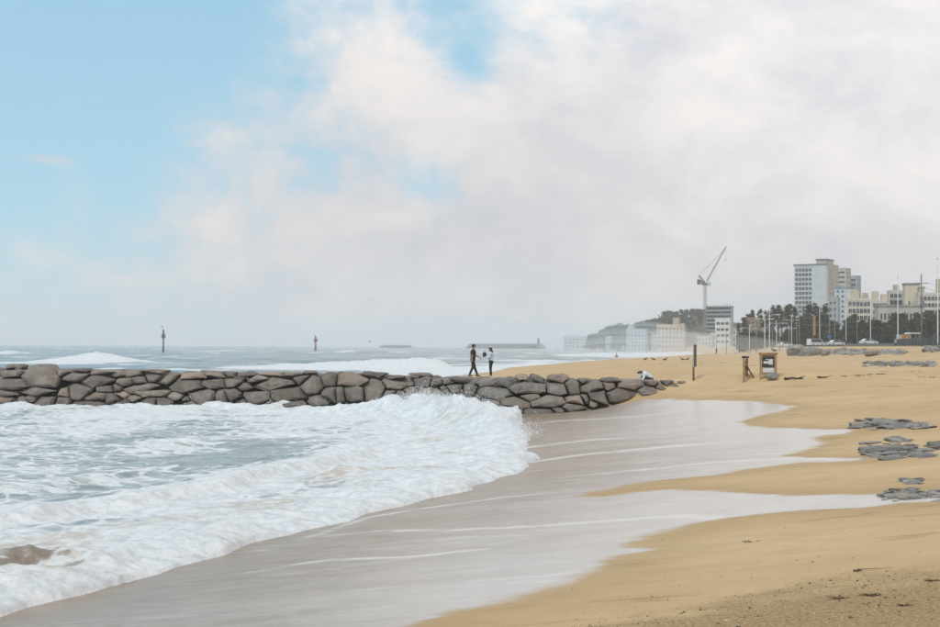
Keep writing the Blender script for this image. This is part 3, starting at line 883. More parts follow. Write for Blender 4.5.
def fitted_stones(root, r_):
    """each stone keeps to its own cell of the wall face, so that they fit like dry masonry"""
    from mathutils import noise as mn
    S = []
    for u0, v0, s, lst in STONES:
        for cx, cy, w, h, ang in lst: S.append((u0 + cx / s, v0 + cy / s, w / s / 2, h / s / 2, R(ang)))
    for i, (u, v, a, b, ang) in enumerate(S):
        ca, sa = math.cos(ang), math.sin(ang)
        poly = []
        for k in range(12):                                     # generous rough outline
            t = 2 * math.pi * (k + .5 + r_.uniform(-.3, .3)) / 12; c_, s_ = math.cos(t), math.sin(t)
            m_ = (abs(c_) ** 3.5 + abs(s_) ** 3.5) ** (-1 / 3.5) * r_.uniform(1.12, 1.34)
            x, y = a * m_ * c_, b * m_ * s_
            poly.append((u + x * ca - y * sa, v + x * sa + y * ca))
        for j, (u2, v2, a2, b2, ang2) in enumerate(S):
            if j == i or abs(u2 - u) > (a + a2) * 1.5 or abs(v2 - v) > (b + b2) * 1.5: continue
            dx, dy = u2 - u, v2 - v
            L = math.hypot(dx, dy)
            if L < .8: continue
            ri = 1 / math.sqrt((dx / L / a) ** 2 + (dy / L / b) ** 2); rj = 1 / math.sqrt((dx / L / a2) ** 2 + (dy / L / b2) ** 2)
            f = ri / (ri + rj)
            n_ = Vector((dx / (a * a2), dy / (b * b2))).normalized()
            gp = r_.uniform(.10, .75); tw = r_.uniform(-.22, .22); n_ = Vector((n_.x - n_.y * tw, n_.y + n_.x * tw)).normalized()
            poly = clip_half(poly, (u + dx * f - n_.x * gp, v + dy * f - n_.y * gp), n_)
            if len(poly) < 3: break
        if len(poly) < 3: continue
        cu = sum(p[0] for p in poly) / len(poly); cv = sum(p[1] for p in poly) / len(poly)
        # drop slivers between points, then break long sides
        pts = [p for k, p in enumerate(poly) if math.hypot(p[0] - poly[k - 1][0], p[1] - poly[k - 1][1]) > .5]
        if len(pts) < 3: continue
        ring = []
        for k, p in enumerate(pts):
            q = pts[(k + 1) % len(pts)]
            ring.append(p)
            if math.hypot(q[0] - p[0], q[1] - p[1]) > 2.5:
                e = r_.uniform(-.45, .35); ring.append(((p[0] + q[0]) / 2 + e * .5, (p[1] + q[1]) / 2 + e))
        Y = 68.0
        for _ in range(16):
            q_ = P(cu, cv, Y); Y = 0.5 * Y + 0.5 * face_y(q_.z, q_.x)
        k_ = Y / F; c = P(cu, cv, Y)
        yaw = math.atan(float(groyne_y(c.x + .4)) - float(groyne_y(c.x - .4))) / .8 * .8
        size = max(max(p[0] for p in ring) - min(p[0] for p in ring), 2) * k_
        dep = min(1.4, max(.6, size * .8))
        off = Vector((r_.uniform(-50, 50), r_.uniform(-50, 50), 0)); tx, tz = r_.uniform(-.5, .5), r_.uniform(-.45, .75)
        n2 = len(ring)
        mb = MB(); vs_ = []
        for lvl, (sc_, dy) in enumerate(((.38, -.26), (.76, -.17), (.93, -.03), (1.0, .18), (.9, dep))):
            for (pu, pv) in ring:
                x = (pu - cu) * k_ * sc_; z = -(pv - cv) * k_ * sc_
                g = mn.noise(Vector((x * 2.2, z * 2.2, lvl * .4)) + off) * (.13 if lvl < 4 else 0)
                y = dy + g + (.72 * z if lvl < 4 else .3 * z) + (tx * x - tz * z * .6 if lvl < 3 else 0) + math.tan(yaw) * x * (.8 if lvl < 4 else .5)
                vs_.append((x, y, z))
        vs_.append((0, -.27 + r_.uniform(-.05, .05), 0)); vs_.append((0, dep, 0))
        fs_ = []
        for lvl in range(4):
            for q in range(n2):
                q2 = (q + 1) % n2
                fs_.append((lvl * n2 + q, lvl * n2 + q2, (lvl + 1) * n2 + q2, (lvl + 1) * n2 + q))
        for q in range(n2):
            q2 = (q + 1) % n2
            fs_.append((5 * n2, q2, q)); fs_.append((5 * n2 + 1, 4 * n2 + q, 4 * n2 + q2))
        mb.add(vs_, fs_)
        me = mb.mesh('stone', M_GROYNE, True); me.set_sharp_from_angle(angle=R(26))
        o = link('stone', me, root)
        o.location = c + Vector((0, r_.uniform(-.16, .22), 0)) - Vector((0, 73, 0))


def make_groyne():
    root = thing('rock_groyne', 'long low groyne of fitted brown-grey boulders running from the sand into the surf', 'groyne', (0, 73, 0))
    bpy.context.view_layer.update()
    var = [block_mesh('stone', 100 + i, M_GROYNE) for i in range(24)]
    r_ = random.Random(3)
    def place(c, w, dp, h, ang, yaw=0.0):
        o = link('stone', r_.choice(var), root)
        o.location = Vector(c) - Vector((0, 73, 0))
        o.scale = (w * (-1 if r_.random() < .5 else 1), dp, h)
        o.rotation_euler = (r_.uniform(-.14, .14), ang + r_.uniform(-.1, .1), yaw + r_.uniform(-.12, .12))
    fitted_stones(root, r_)
    # the pile goes on out of view to the left; crest and lee side
    for i in range(16):
        for j in range(4):
            u = -8 - i * 13 - r_.uniform(-3, 3); z = 0.25 + j * 0.55 + r_.uniform(-.1, .1)
            p = P(u, 380, 72.5); place((p.x, face_y(z, p.x) + 0.3, z), r_.uniform(.8, 1.3), 1.1, r_.uniform(.5, .75), r_.uniform(-.15, .15))
    x = -36.0
    while x < 11.2:
        w = r_.uniform(1.0, 1.9) if x < 1 else r_.uniform(.6, 1.05)
        xc = x + w / 2; yf = float(groyne_y(xc))
        zt = top_z(xc, yf + 2.6)
        yaw = math.atan((float(groyne_y(xc + .5)) - float(groyne_y(xc - .5))))
        place((xc, yf + 2.6, zt - 0.24), w * 1.2, 1.5, 0.46, r_.uniform(-.04, .04), yaw)
        if x < 8: place((xc, yf + 4.0, zt - 0.36), w * 1.2, 1.7, 0.6, r_.uniform(-.06, .06), yaw)
        if x < 5: place((xc, yf + 5.3, zt - 1.0), w * 1.2, 1.6, 0.8, r_.uniform(-.1, .1), yaw)
        x += w
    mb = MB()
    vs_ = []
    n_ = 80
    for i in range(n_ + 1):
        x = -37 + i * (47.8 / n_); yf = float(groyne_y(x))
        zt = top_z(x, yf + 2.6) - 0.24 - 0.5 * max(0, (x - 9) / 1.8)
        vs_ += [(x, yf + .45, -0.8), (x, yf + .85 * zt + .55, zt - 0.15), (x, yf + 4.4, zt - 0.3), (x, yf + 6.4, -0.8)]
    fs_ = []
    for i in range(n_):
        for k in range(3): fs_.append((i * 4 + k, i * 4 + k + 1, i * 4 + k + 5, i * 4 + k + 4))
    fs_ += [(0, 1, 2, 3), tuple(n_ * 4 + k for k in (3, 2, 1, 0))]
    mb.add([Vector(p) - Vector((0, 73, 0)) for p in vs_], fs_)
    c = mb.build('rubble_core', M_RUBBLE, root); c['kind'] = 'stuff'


make_groyne()


def outcrop(label, px, count, seed, size, flat, name='rock_outcrop', cat='rocks', material=None, group=None, lift=0.25):
    """a patch of half-buried stones inside a quad of photo pixels (u0, v0, u1, v1)"""
    r_ = random.Random(seed)
    u0, v0, u1, v1 = px
    c0 = hit((u0 + u1) / 2, (v0 + v1) / 2)
    root = thing(name, label, cat, c0, 0, group)
    var = [rock_mesh('stone', seed * 50 + i, material or M_BEACHROCK, 3 if size > 0.5 else 2, 0.74, None, 9, 0.07) for i in range(5)]
    for i in range(count):
        t, s = r_.random(), r_.gauss(0.5, 0.2)
        u = u0 + (u1 - u0) * t; v = v0 + (v1 - v0) * min(max(s, 0), 1)
        p = hit(u, v)
        k = size * min(math.exp(r_.gauss(-.12, .45)), 1.8) * (1 - 0.5 * abs(t - 0.45))
        o = link('stone', r_.choice(var), root)
        o.scale = (k * r_.uniform(0.9, 1.7), k * r_.uniform(0.8, 1.5), k * flat * r_.uniform(0.5, 1.0))
        o.location = p - c0 + Vector((0, 0, o.scale[2] * r_.uniform(-.05, lift + .1)))
        o.rotation_euler = (r_.uniform(-.18, .18), r_.uniform(-.18, .18), r_.uniform(0, 6.28))
    return root


outcrop('flat blue-grey rocks washed bare, beyond the tip of the far tongue of foam', (855, 420, 928, 431), 120, 5, 0.36, 0.24)
outcrop('long broken shelf of grey rock where a thin stream of foam ends', (864, 443, 932, 460), 150, 6, 0.30, 0.28)
outcrop('low grey rocks just uphill of the long broken rock shelf', (888, 437, 912, 443), 30, 7, 0.25, 0.28)
outcrop('small patch of grey stones alone between the rock shelf and the wet channel', (901, 479, 922, 485), 34, 8, 0.14, 0.32)
outcrop('pale wet rocks lying in the shallow foam channel', (884, 490, 948, 502), 90, 9, 0.18, 0.28)
outcrop('dark rounded rock at the end of the grey rock shelf', (934, 446, 942, 449.5), 3, 10, 0.45, 0.7)
outcrop('line of broken grey rubble strewn along the upper sand', (864, 362, 938, 367), 150, 12, 0.55, 0.6, 'rubble_bank')
outcrop('heap of pale rubble on the sand below the parked cars', (820, 349.5, 907, 355.5), 240, 13, 0.75, 0.75, 'rubble_bank', material=M_PALEROCK)
outcrop('dark rubble at the top of the sand under the fence', (928, 348, 945, 352), 30, 14, 0.8, 0.7, 'rubble_bank')


def boulder(label, u, v, w, h, seed, tilt=0.0):
    p = hit(u, v)
    k = p.y / F
    o = link('boulder', rock_mesh('boulder', seed, M_BEACHROCK, 4, 0.80, None, 14, 0.075))
    o.scale = (w * k, w * k * 0.8, h * k * 1.25); o.location = p + Vector((0, 0, h * k * 0.40))
    o.rotation_euler = (0, tilt, 0.3)
    tag(o, label, 'boulder')


boulder('big rounded pale boulder at the seaward end of the rubble heap', 797, 355.5, 23, 11, 71)
boulder('leaning pale slab of rock propped beside the big rounded boulder', 811, 355.8, 24, 9, 72, -0.22)
boulder('small pale boulder lying by the leaning rock slab', 826, 355.5, 11, 6, 73)
boulder('grey flat-topped boulder at the foot of the pale rubble heap', 872, 356, 16, 7, 74, 0.1)

# ------------------------------------------------------------------ people
M_SKIN = mat('skin', (0.42, 0.26, 0.19), 0.55, 0.06, 20)
M_HAIR = mat('hair', (0.022, 0.017, 0.014), 0.6, 0.3, 30)
M_BLACK = mat('dark_cloth', (0.035, 0.034, 0.036), 0.85, 0.25, 25, 0.3)
M_TROUSER = mat('charcoal_trousers', (0.042, 0.040, 0.040), 0.85, 0.25, 25, 0.3)
M_LIGHT = mat('pale_blue_cloth', (0.60, 0.67, 0.74), 0.85, 0.10, 18, 0.3)
M_SHOE = mat('shoe', (0.10, 0.075, 0.06), 0.7, 0.2, 20)
M_SHOEW = mat('pale_shoe', (0.55, 0.52, 0.5), 0.7, 0.1, 20)


def capsule(mb, a, b, ra, rb, n=10):
    a = Vector(a); b = Vector(b)
    mb.tube([a, a.lerp(b, .5), b], [ra, (ra + rb) / 2, rb], n)
    mb.ball(a, ra, 2); mb.ball(b, rb, 2)


def remesh(name, mb, material, parent, voxel):
    """fuse overlapping limbs into one continuous skin"""
    me = mb.mesh(name + '_raw', material)
    tmp = bpy.data.objects.new('tmp', me); COL.objects.link(tmp)
    md = tmp.modifiers.new('r', 'REMESH'); md.mode = 'VOXEL'; md.voxel_size = voxel; md.use_smooth_shade = True
    sm = tmp.modifiers.new('s', 'SMOOTH'); sm.iterations = 4; sm.factor = 0.5
    dg = bpy.context.evaluated_depsgraph_get()
    out = bpy.data.meshes.new_from_object(tmp.evaluated_get(dg), depsgraph=dg)
    out.name = name
    bpy.data.objects.remove(tmp); bpy.data.meshes.remove(me)
    if not out.materials: out.materials.append(material)
    return link(name, out, parent)


def lerp(a, b, t):
    return Vector(a).lerp(Vector(b), t)


def person(label, J, loc, rz, top, legs, shoes, hair='short', sleeves='short', scale=1.0, group=None, extra=None):
    """J: joints in metres, figure faces +x, z up"""
    root = thing('person', label, 'person', loc, rz, group)
    root.scale = (scale,) * 3
    J = {k: Vector(v) for k, v in J.items()}
    b = MB()
    capsule(b, J['pelvis'], J['waist'], .125, .115); capsule(b, J['waist'], J['chest'], .115, .14)
    capsule(b, J['chest'], J['neck'], .12, .062); capsule(b, J['neck'], lerp(J['neck'], J['head'], .6), .052, .05)
    hd = (J['head'] - J['neck']).normalized()
    fx = J['face'].normalized() if 'face' in J else Vector((1, 0, 0))
    sidev = hd.cross(fx).normalized()
    hm = Matrix((fx, sidev, hd)).transposed()
    b.ball(J['head'], (.092, .076, .112), 3, mtx=hm)
    b.ball(J['head'] + fx * .038 - hd * .07, (.055, .05, .05), 2, mtx=hm)              # jaw
    b.ball(J['head'] + fx * .098 - hd * .015, (.020, .013, .022), 2, mtx=hm)             # nose
    b.ball(J['head'] + fx * .088 - hd * .055, (.014, .024, .010), 2, mtx=hm)             # mouth
    for s in (-1, 1): b.ball(J['head'] + sidev * s * .078 - fx * .005 - hd * .01, (.018, .010, .028), 2, mtx=hm)
    for s in ('l', 'r'):
        capsule(b, J['chest'] + (J['sh_' + s] - J['chest']) * .4, J['sh_' + s], .085, .066)
        capsule(b, J['sh_' + s], J['el_' + s], .054, .043); capsule(b, J['el_' + s], J['ha_' + s], .042, .028)
        capsule(b, lerp(J['pelvis'], J['hip_' + s], .6), J['hip_' + s], .10, .098)
        capsule(b, J['hip_' + s], J['kn_' + s], .092, .062); capsule(b, J['kn_' + s], J['an_' + s], .058, .040)
        capsule(b, J['an_' + s] - Vector((.03, 0, .03)), J['an_' + s] + Vector((.15, 0, -.045)), .038, .03)
        d = (J['ha_' + s] - J['el_' + s]).normalized()
        capsule(b, J['ha_' + s], J['ha_' + s] + d * .07, .032, .034)
    body = remesh('body', b, M_SKIN, root, 0.016)
    # hands: five separate fingers rooted in the palm, same mesh
    f = MB()
    for s in ('l', 'r'):
        d = (J['ha_' + s] - J['el_' + s]).normalized()
        w = Vector((0, 0, 1)).cross(d); w = (w if w.length > .2 else Vector((0, 1, 0))).normalized(); nrm = d.cross(w)
        for k, ln in enumerate((.060, .072, .078, .070, .054)):
            if k == 0:
                a = J['ha_' + s] + d * .02 + w * .028; q = a + d * .035 + w * .035; e = q + d * .03 - nrm * .012
            else:
                a = J['ha_' + s] + d * .085 + w * (.030 - .0195 * (k - 1)); q = a + d * ln * .55 - nrm * .010; e = q + d * ln * .4 - nrm * .028
            f.tube([a - d * .02, a, q, e], [.0095, .0095, .0088, .007], 6)
    fm = f.mesh('fing', M_SKIN, True)
    bm = bmesh.new(); bm.from_mesh(body.data); bm.from_mesh(fm); bm.to_mesh(body.data); bm.free()
    bpy.data.meshes.remove(fm)
    # clothes
    t = MB()
    capsule(t, J['pelvis'] + (J['waist'] - J['pelvis']) * .35, J['waist'], .146, .136); capsule(t, J['waist'], J['chest'], .136, .160)
    capsule(t, J['chest'], lerp(J['chest'], J['neck'], .62), .145, .085)
    for s in ('l', 'r'):
        capsule(t, J['chest'] + (J['sh_' + s] - J['chest']) * .4, J['sh_' + s], .10, .082)
        if sleeves == 'short': capsule(t, J['sh_' + s], lerp(J['sh_' + s], J['el_' + s], .68), .074, .068)
        else:
            capsule(t, J['sh_' + s], J['el_' + s], .072, .062); capsule(t, J['el_' + s], lerp(J['el_' + s], J['ha_' + s], .9), .060, .046)
    remesh('shirt' if sleeves == 'short' else 'jacket', t, top, root, 0.018)
    t = MB()
    capsule(t, J['pelvis'] - Vector((0, 0, .02)), lerp(J['pelvis'], J['waist'], .45), .142, .136)
    for s in ('l', 'r'):
        capsule(t, lerp(J['pelvis'], J['hip_' + s], .5), J['hip_' + s], .112, .110)
        capsule(t, J['hip_' + s], J['kn_' + s], .106, .078); capsule(t, J['kn_' + s], lerp(J['kn_' + s], J['an_' + s], .92), .076, .062)
    remesh('trousers', t, legs, root, 0.018)
    for s in ('l', 'r'):
        t = MB(); a = J['an_' + s]
        t.ball(a + Vector((-.035, 0, -.045)), (.055, .044, .048), 2); t.ball(a + Vector((.07, 0, -.055)), (.11, .046, .036), 2)
        t.box(a.x - .09, a.x + .18, a.y - .042, a.y + .042, a.z - .095, a.z - .07, bev=.008)
        remesh('shoe', t, shoes, root, 0.014)
    t = MB()
    t.ball(J['head'] - fx * .016 + hd * .018, (.100, .086, .112), 3, mtx=hm)
    t.ball(J['head'] + fx * .05 + hd * .075, (.050, .062, .036), 2, mtx=hm)
    if hair == 'long':
        t.ball(J['head'] - fx * .055 - hd * .06, (.06, .078, .11), 2, mtx=hm); t.ball(J['head'] - fx * .075 - hd * .16, (.045, .062, .09), 2, mtx=hm)
    h_ = remesh('hair', t, M_HAIR, root, 0.016)
    # keep the face free of hair
    bm = bmesh.new(); bm.from_mesh(h_.data)
    kill = [q for q in bm.verts if (q.co - J['head']).dot(fx) > .045 and (q.co - J['head']).dot(hd) < .052]
    bmesh.ops.delete(bm, geom=kill, context='VERTS'); bm.to_mesh(h_.data); bm.free()
    for s in (-1, 1):
        e = MB(); e.ball(J['head'] + fx * .083 + sidev * s * .032 + hd * .012, (.010, .013, .009), 2, mtx=hm)
        e.build('eye', M_HAIR, root, True)
    if extra: extra(root, J)
    return root


# man reaching out, woman with a bag: they stand on the crest of the groyne
Yc = 72.3
pm = P(472.8, 376, Yc); pw = P(491, 376, Yc + .1)
man = dict(pelvis=(0, 0, .93), waist=(0.01, 0, 1.08), chest=(.015, 0, 1.32), neck=(.02, 0, 1.50), head=(.045, 0, 1.635), face=(1, 0, -.15),
           sh_l=(.02, .175, 1.42), el_l=(.16, .22, 1.17), ha_l=(.40, .22, 1.02), sh_r=(.01, -.175, 1.42), el_r=(-.06, -.21, 1.14), ha_r=(-.08, -.20, .90),
           hip_l=(0, .09, .90), kn_l=(.11, .10, .50), an_l=(.26, .10, .10), hip_r=(0, -.09, .90), kn_r=(-.02, -.10, .50), an_r=(-.19, -.10, .11))
person('person in a black short-sleeved shirt stepping along the groyne with one arm held out', man, (pm.x, Yc, top_z(pm.x, Yc) + 0.0), 0.12,
       M_BLACK, M_TROUSER, M_SHOE, 'short', 'short', 1.02)
woman = dict(pelvis=(0, 0, .86), waist=(0, 0, 1.00), chest=(0.0, 0, 1.22), neck=(.01, 0, 1.385), head=(.035, 0, 1.51), face=(1, 0, -.25),
             sh_l=(0, .15, 1.31), el_l=(.10, .19, 1.06), ha_l=(.30, .13, 1.10), sh_r=(0, -.15, 1.31), el_r=(.08, -.19, 1.06), ha_r=(.28, -.14, 1.09),
             hip_l=(0, .085, .83), kn_l=(.02, .085, .46), an_l=(-.02, .08, .10), hip_r=(0, -.085, .83), kn_r=(.04, -.085, .46), an_r=(.02, -.08, .10))


person('long-haired person in a pale top looking down at a dark bag in both hands', woman, (pw.x, Yc + .1, top_z(pw.x, Yc + .1)), math.pi - 0.12,
       M_LIGHT, M_BLACK, M_SHOEW, 'long', 'long', 1.0)
bag = thing('small_bag', 'small dark bag held up in front of the person in the pale top', 'bag', (pw.x - .36, Yc + .1, top_z(pw.x, Yc + .1) + 1.12))
MB().box(-.10, .10, -.06, .06, -.02, .24, bev=.03).build('pouch', M_BLACK, bag)
MB().tube([(-.06, 0, .22), (-.05, 0, .30), (0, 0, .33), (.05, 0, .30), (.06, 0, .22)], .01, 6).build('handle', M_BLACK, bag)
MB().box(-.08, .08, -.075, -.055, .10, .23, bev=.008).build('flap', M_TROUSER, bag)

# stooping figure behind the sand end of the groyne
ps = P(646.5, 377, 70.3)
gz0 = gz(ps.x, 70.3)
stoop = dict(pelvis=(-.22, 0, .34), waist=(-.12, 0, .46), chest=(.08, 0, .58), neck=(.22, 0, .64), head=(.33, 0, .66), face=(.75, 0, -.65),
             sh_l=(.14, .17, .56), el_l=(.24, .22, .34), ha_l=(.40, .15, .20), sh_r=(.14, -.17, .56), el_r=(.22, -.22, .34), ha_r=(.38, -.15, .20),
             hip_l=(-.20, .10, .30), kn_l=(.14, .17, .42), an_l=(-.02, .13, .10), hip_r=(-.20, -.10, .30), kn_r=(.16, -.17, .42), an_r=(.0, -.13, .10))
person('person in a pale blue jacket crouching low behind the sandy end of the groyne', stoop, (ps.x, 70.3, gz0), math.pi + .15,
       M_LIGHT, M_TROUSER, M_SHOE, 'short', 'long', 1.08)

pf = hit(716.5, 354.2)
far_p = dict(man); far_p.update(el_l=(.05, .23, 1.14), ha_l=(.12, .22, .92), an_l=(.14, .10, .10), kn_l=(.08, .10, .5), an_r=(-.08, -.10, .10))
person('person in dark clothes walking alone on the far sand', far_p, pf, 2.4, M_BLACK, M_TROUSER, M_SHOE, 'short', 'long', 1.1)

# ------------------------------------------------------------------ signs on the sand
M_WOOD = mat('weathered_wood', (0.36, 0.225, 0.11), 0.8, 0.25, 6, 0.4)
M_WOODD = mat('old_brown_wood', (0.20, 0.115, 0.055), 0.85, 0.35, 6, 0.4)
M_PANEL = mat('dark_panel', (0.05, 0.052, 0.055), 0.6, 0.25, 4)
M_GREYP = mat('grey_sheet_metal', (0.06, 0.066, 0.07), 0.55, 0.15, 3)
M_PAPER = mat('pale_print', (0.62, 0.62, 0.60), 0.7, 0.08, 5)
M_SACK = mat('grey_sack', (0.27, 0.265, 0.26), 0.95, 0.2, 8, 0.5)

p = hit(693.5, 380.3)
t = thing('sign_post', 'tall narrow dark sign on a brown post at the sand end of the groyne', 'sign', p, R(70))
k = p.y / F
MB().tube([(0, .0, -.4), (0, 0, 22 * k)], .05, 10).build('post', M_WOODD, t, True)
MB().box(-.42, .42, -.075, -.052, 13.5 * k, 35.5 * k, bev=.01).build('sign_panel', M_GREYP, t)
MB().box(-.445, -.422, -.078, -.05, 13.3 * k, 35.7 * k).build('edge_trim', M_PAPER, t)
MB().box(-.38, .38, -.050, -.02, 18 * k, 18 * k + .06).build('cross_brace', M_WOODD, t)

p = hit(768.3, 379)
k = p.y / F
t = thing('notice_board', 'wooden-framed notice board with dark panel and pale sheet standing on the sand', 'sign', p, R(-8))
w2 = 7.6 * k; hh = 25 * k
for s in (-1, 1): MB().box(s * w2 - .035, s * w2 + .035, -.05, .05, -.3, hh - .02, bev=.008).build('post', M_WOOD, t)
MB().box(-w2 - .09, w2 + .09, -.09, .09, hh - .02, hh + .07, bev=.01).build('top_rail', M_WOOD, t)
MB().box(-w2 + .052, w2 - .052, -.045, .045, 4.2 * k, 5.4 * k).build('bottom_rail', M_WOOD, t)
MB().box(-w2 + .052, w2 - .052, -.02, .02, 5.45 * k, hh - .03).build('backing', M_WOOD, t)
pn = MB().box(-w2 + .075, w2 - .075, -.038, -.022, 11.6 * k, hh - .12).build('dark_panel', M_PANEL, t)
MB().box(-w2 + .14, -w2 + .40, -.045, -.039, 15.5 * k, 17.8 * k).build('print', M_PAPER, pn)
MB().box(w2 - .36, w2 - .16, -.045, -.039, 14.5 * k, 20 * k).build('print', M_PAPER, pn)
MB().box(-w2 + .45, w2 - .5, -.045, -.039, 19.2 * k, 19.9 * k).build('print', M_PAPER, pn)
MB().box(-w2 + .10, w2 - .10, -.038, -.022, 6.6 * k, 11.2 * k).build('pale_sheet', M_PAPER, t)
o = link('sandbag', rock_mesh('sandbag', 301, M_SACK, 3, 0.9, None, 2, 0.03)); o.scale = (.62, .42, .34)
o.location = p + Vector((.12, -.30, .15)); tag(o, 'grey sandbag weighing down the foot of the wooden notice board', 'sandbag')

p = hit(745.5, 379)
k = p.y / F
t = thing('wooden_stand', 'narrow brown wooden stand turned side-on beside the notice board', 'stand', p, R(70))
hh = 21 * k
for s in (-1, 1): MB().box(s * .52 - .05, s * .52 + .05, -.05, .05, -.3, hh, bev=.008).build('post', M_WOOD, t)
for i in range(7):
    z = .16 + i * (hh - .3) / 7
    MB().box(-.468, .468, -.03, .03, z, z + (hh - .3) / 7 - .015).build('plank', M_WOOD if i % 3 else M_WOODD, t)
MB().box(-.40, .30, -.045, -.031, hh * .36, hh * .62).build('dark_patch', M_PANEL, t)
MB().box(-.60, .60, -.10, .10, hh, hh + .09, bev=.01).build('cap_rail', M_PANEL, t)
MB().tube([(.2, -.04, hh * .62), (.2, -.46, -.1)], .035, 8).build('prop', M_WOODD, t)

# ------------------------------------------------------------------ birds, buoy, driftwood
M_GULL = mat('gull_white', (0.62, 0.62, 0.62), 0.8, 0.1, 10)
M_GULLG = mat('gull_grey', (0.10, 0.095, 0.09), 0.8, 0.15, 10)
M_BEAK = mat('beak', (0.45, 0.26, 0.06), 0.5, 0.1, 10)


def gull(label, loc, rz, dark=True, fly=False, s=1.0, group=None):
    t = thing('gull', label, 'bird', loc, rz, group); t.scale = (s,) * 3
    b = MB()
    bm_ = M_GULLG if dark else M_GULL
    z0 = 0 if fly else .22
    tilt = Matrix.Rotation(R(-12), 3, 'Y')
    b.ball((0, 0, z0), (.20, .085, .085), 2, mtx=tilt); b.tube([(.12, 0, z0 + .04), (.19, 0, z0 + .12), (.20, 0, z0 + .15)], [.06, .045, .045], 8)
    b.ball((.215, 0, z0 + .17), (.052, .042, .045), 2)
    b.build('body', bm_, t, True)
    MB().tube([(.255, 0, z0 + .168), (.31, 0, z0 + .158)], [.014, .004], 6).build('beak', M_BEAK, t)
    MB().add([(-.16, -.04, z0 - .01), (-.16, .04, z0 - .01), (-.34, .055, z0 - .05), (-.34, -.055, z0 - .05), (-.16, 0, z0 + .035)],
             [(0, 3, 2, 1), (0, 1, 4), (1, 2, 4), (2, 3, 4), (3, 0, 4)]).build('tail', M_GULLG, t)
    if fly:
        for sgn in (-1, 1):
            MB().add([(.10, 0, .03), (-.12, 0, .03), (.16, sgn * .33, .20), (-.02, sgn * .33, .19), (.0, sgn * .72, .12), (-.06, sgn * .70, .11), (.0, 0, .055), (.07, sgn * .33, .22)],
                     [(0, 1, 3, 2), (2, 3, 5, 4), (0, 2, 7, 6), (1, 6, 7, 3), (2, 4, 7), (3, 7, 5), (4, 5, 7)]).build('wing', M_GULLG, t)
    else:
        for sgn in (-1, 1):
            MB().ball((-.05, sgn * .075, z0 + .015), (.20, .022, .065), 2, mtx=tilt).build('wing', M_GULLG, t, True)
            MB().tube([(.0, sgn * .035, z0 - .06), (.005, sgn * .035, .01), (.05, sgn * .04, .005)], [.010, .008, .008], 5).build('leg', M_BEAK, t)
    return t


for i, (u, v, a) in enumerate(((645.5, 361, .4), (653.5, 361, 2.9), (665, 361.6, .1), (682.5, 361.5, 3.0), (687.5, 361, .5))):
    gull('dark gull standing on the open sand behind the groyne', hit(u, v), a, group='gulls on the far sand', s=1.25)
p = hit(768.3, 379); k = p.y / F
gull('dark gull perched on the top rail of the wooden notice board', p + Vector((.28, 0, 25 * k + .075)), 2.6, s=0.5)
gull('gull flying low over the open sea', P(369.5, 342, 330), 1.0, fly=True, s=1.1)

M_BUOY = mat('orange_buoy', (0.50, 0.14, 0.04), 0.5, 0.15, 3)
p = P(616.5, 355.0, 400)
t = thing('marker_buoy', 'small dark orange buoy floating in the far surf', 'buoy', (p.x, 400, 0.75))
MB().tube([(0, 0, -.3), (0, 0, 0), (0, 0, .25), (0, 0, .45)], [.35, .55, .5, .2], 12).build('float', M_BUOY, t, True)
MB().tube([(0, 0, .4), (0, 0, 1.1)], [.10, .05], 8).build('top_mark', M_PANEL, t)

M_DRIFT = mat('wet_driftwood', (0.060, 0.045, 0.035), 0.7, 0.3, 8, 0.5)
M_WEED = mat('seaweed', (0.13, 0.088, 0.048), 0.7, 0.35, 15, 0.5)


def stick(label, u0, v0, u1, v1, r, seed):
    r_ = random.Random(seed)
    a, b = hit(u0, v0), hit(u1, v1)
    c = (a + b) / 2
    t = thing('driftwood', label, 'driftwood', c)
    pts = []; rad = []
    for i in range(7):
        q = a.lerp(b, i / 6); q = Vector((q.x, q.y, gz(q.x, q.y)))
        pts.append(q - c + Vector((0, r_.uniform(-.08, .08), r * .6 + r_.uniform(0, r)))); rad.append(r * (1.1 - .5 * i / 6) * r_.uniform(.85, 1.15))
    MB().tube(pts, rad, 8).build('trunk', M_DRIFT, t, True)
    m_ = pts[4]
    MB().tube([m_, m_ + (b - a).normalized() * .35 + Vector((0, -.2, r * 2.2))], [r * .5, r * .2], 6).build('snag', M_DRIFT, t, True)


stick('dark wet branch lying flat on the sand near the notice board', 784, 380.2, 803.5, 379.2, .055, 1)
stick('short dark stick on the sand below the line of grey rubble', 818, 378.6, 827, 378.2, .04, 2)
stick('thin dark twig on the coarse sand, far from the foam', 853, 572.3, 861, 571.6, .008, 3)


def weed(label, u, v, n_, size, seed, group=None):
    r_ = random.Random(seed)
    p = hit(u, v)
    mb = MB()
    for i in range(n_):
        a = r_.uniform(0, 6.28); d = r_.uniform(0, size)
        q = Vector((math.cos(a) * d * 1.6, math.sin(a) * d * .7, .004))
        pts = [q]
        for j in range(4):
            a += r_.uniform(-.9, .9)
            q = q + Vector((math.cos(a) * size * .35, math.sin(a) * size * .25, r_.uniform(-.004, .010))); q.z = max(q.z, .002); pts.append(q)
        mb.tube(pts, [size * .045, size * .07, size * .06, size * .05, size * .02], 5)
    o = mb.build('seaweed_clump', M_WEED, None, True); o.location = p
    tag(o, label, 'seaweed', group)


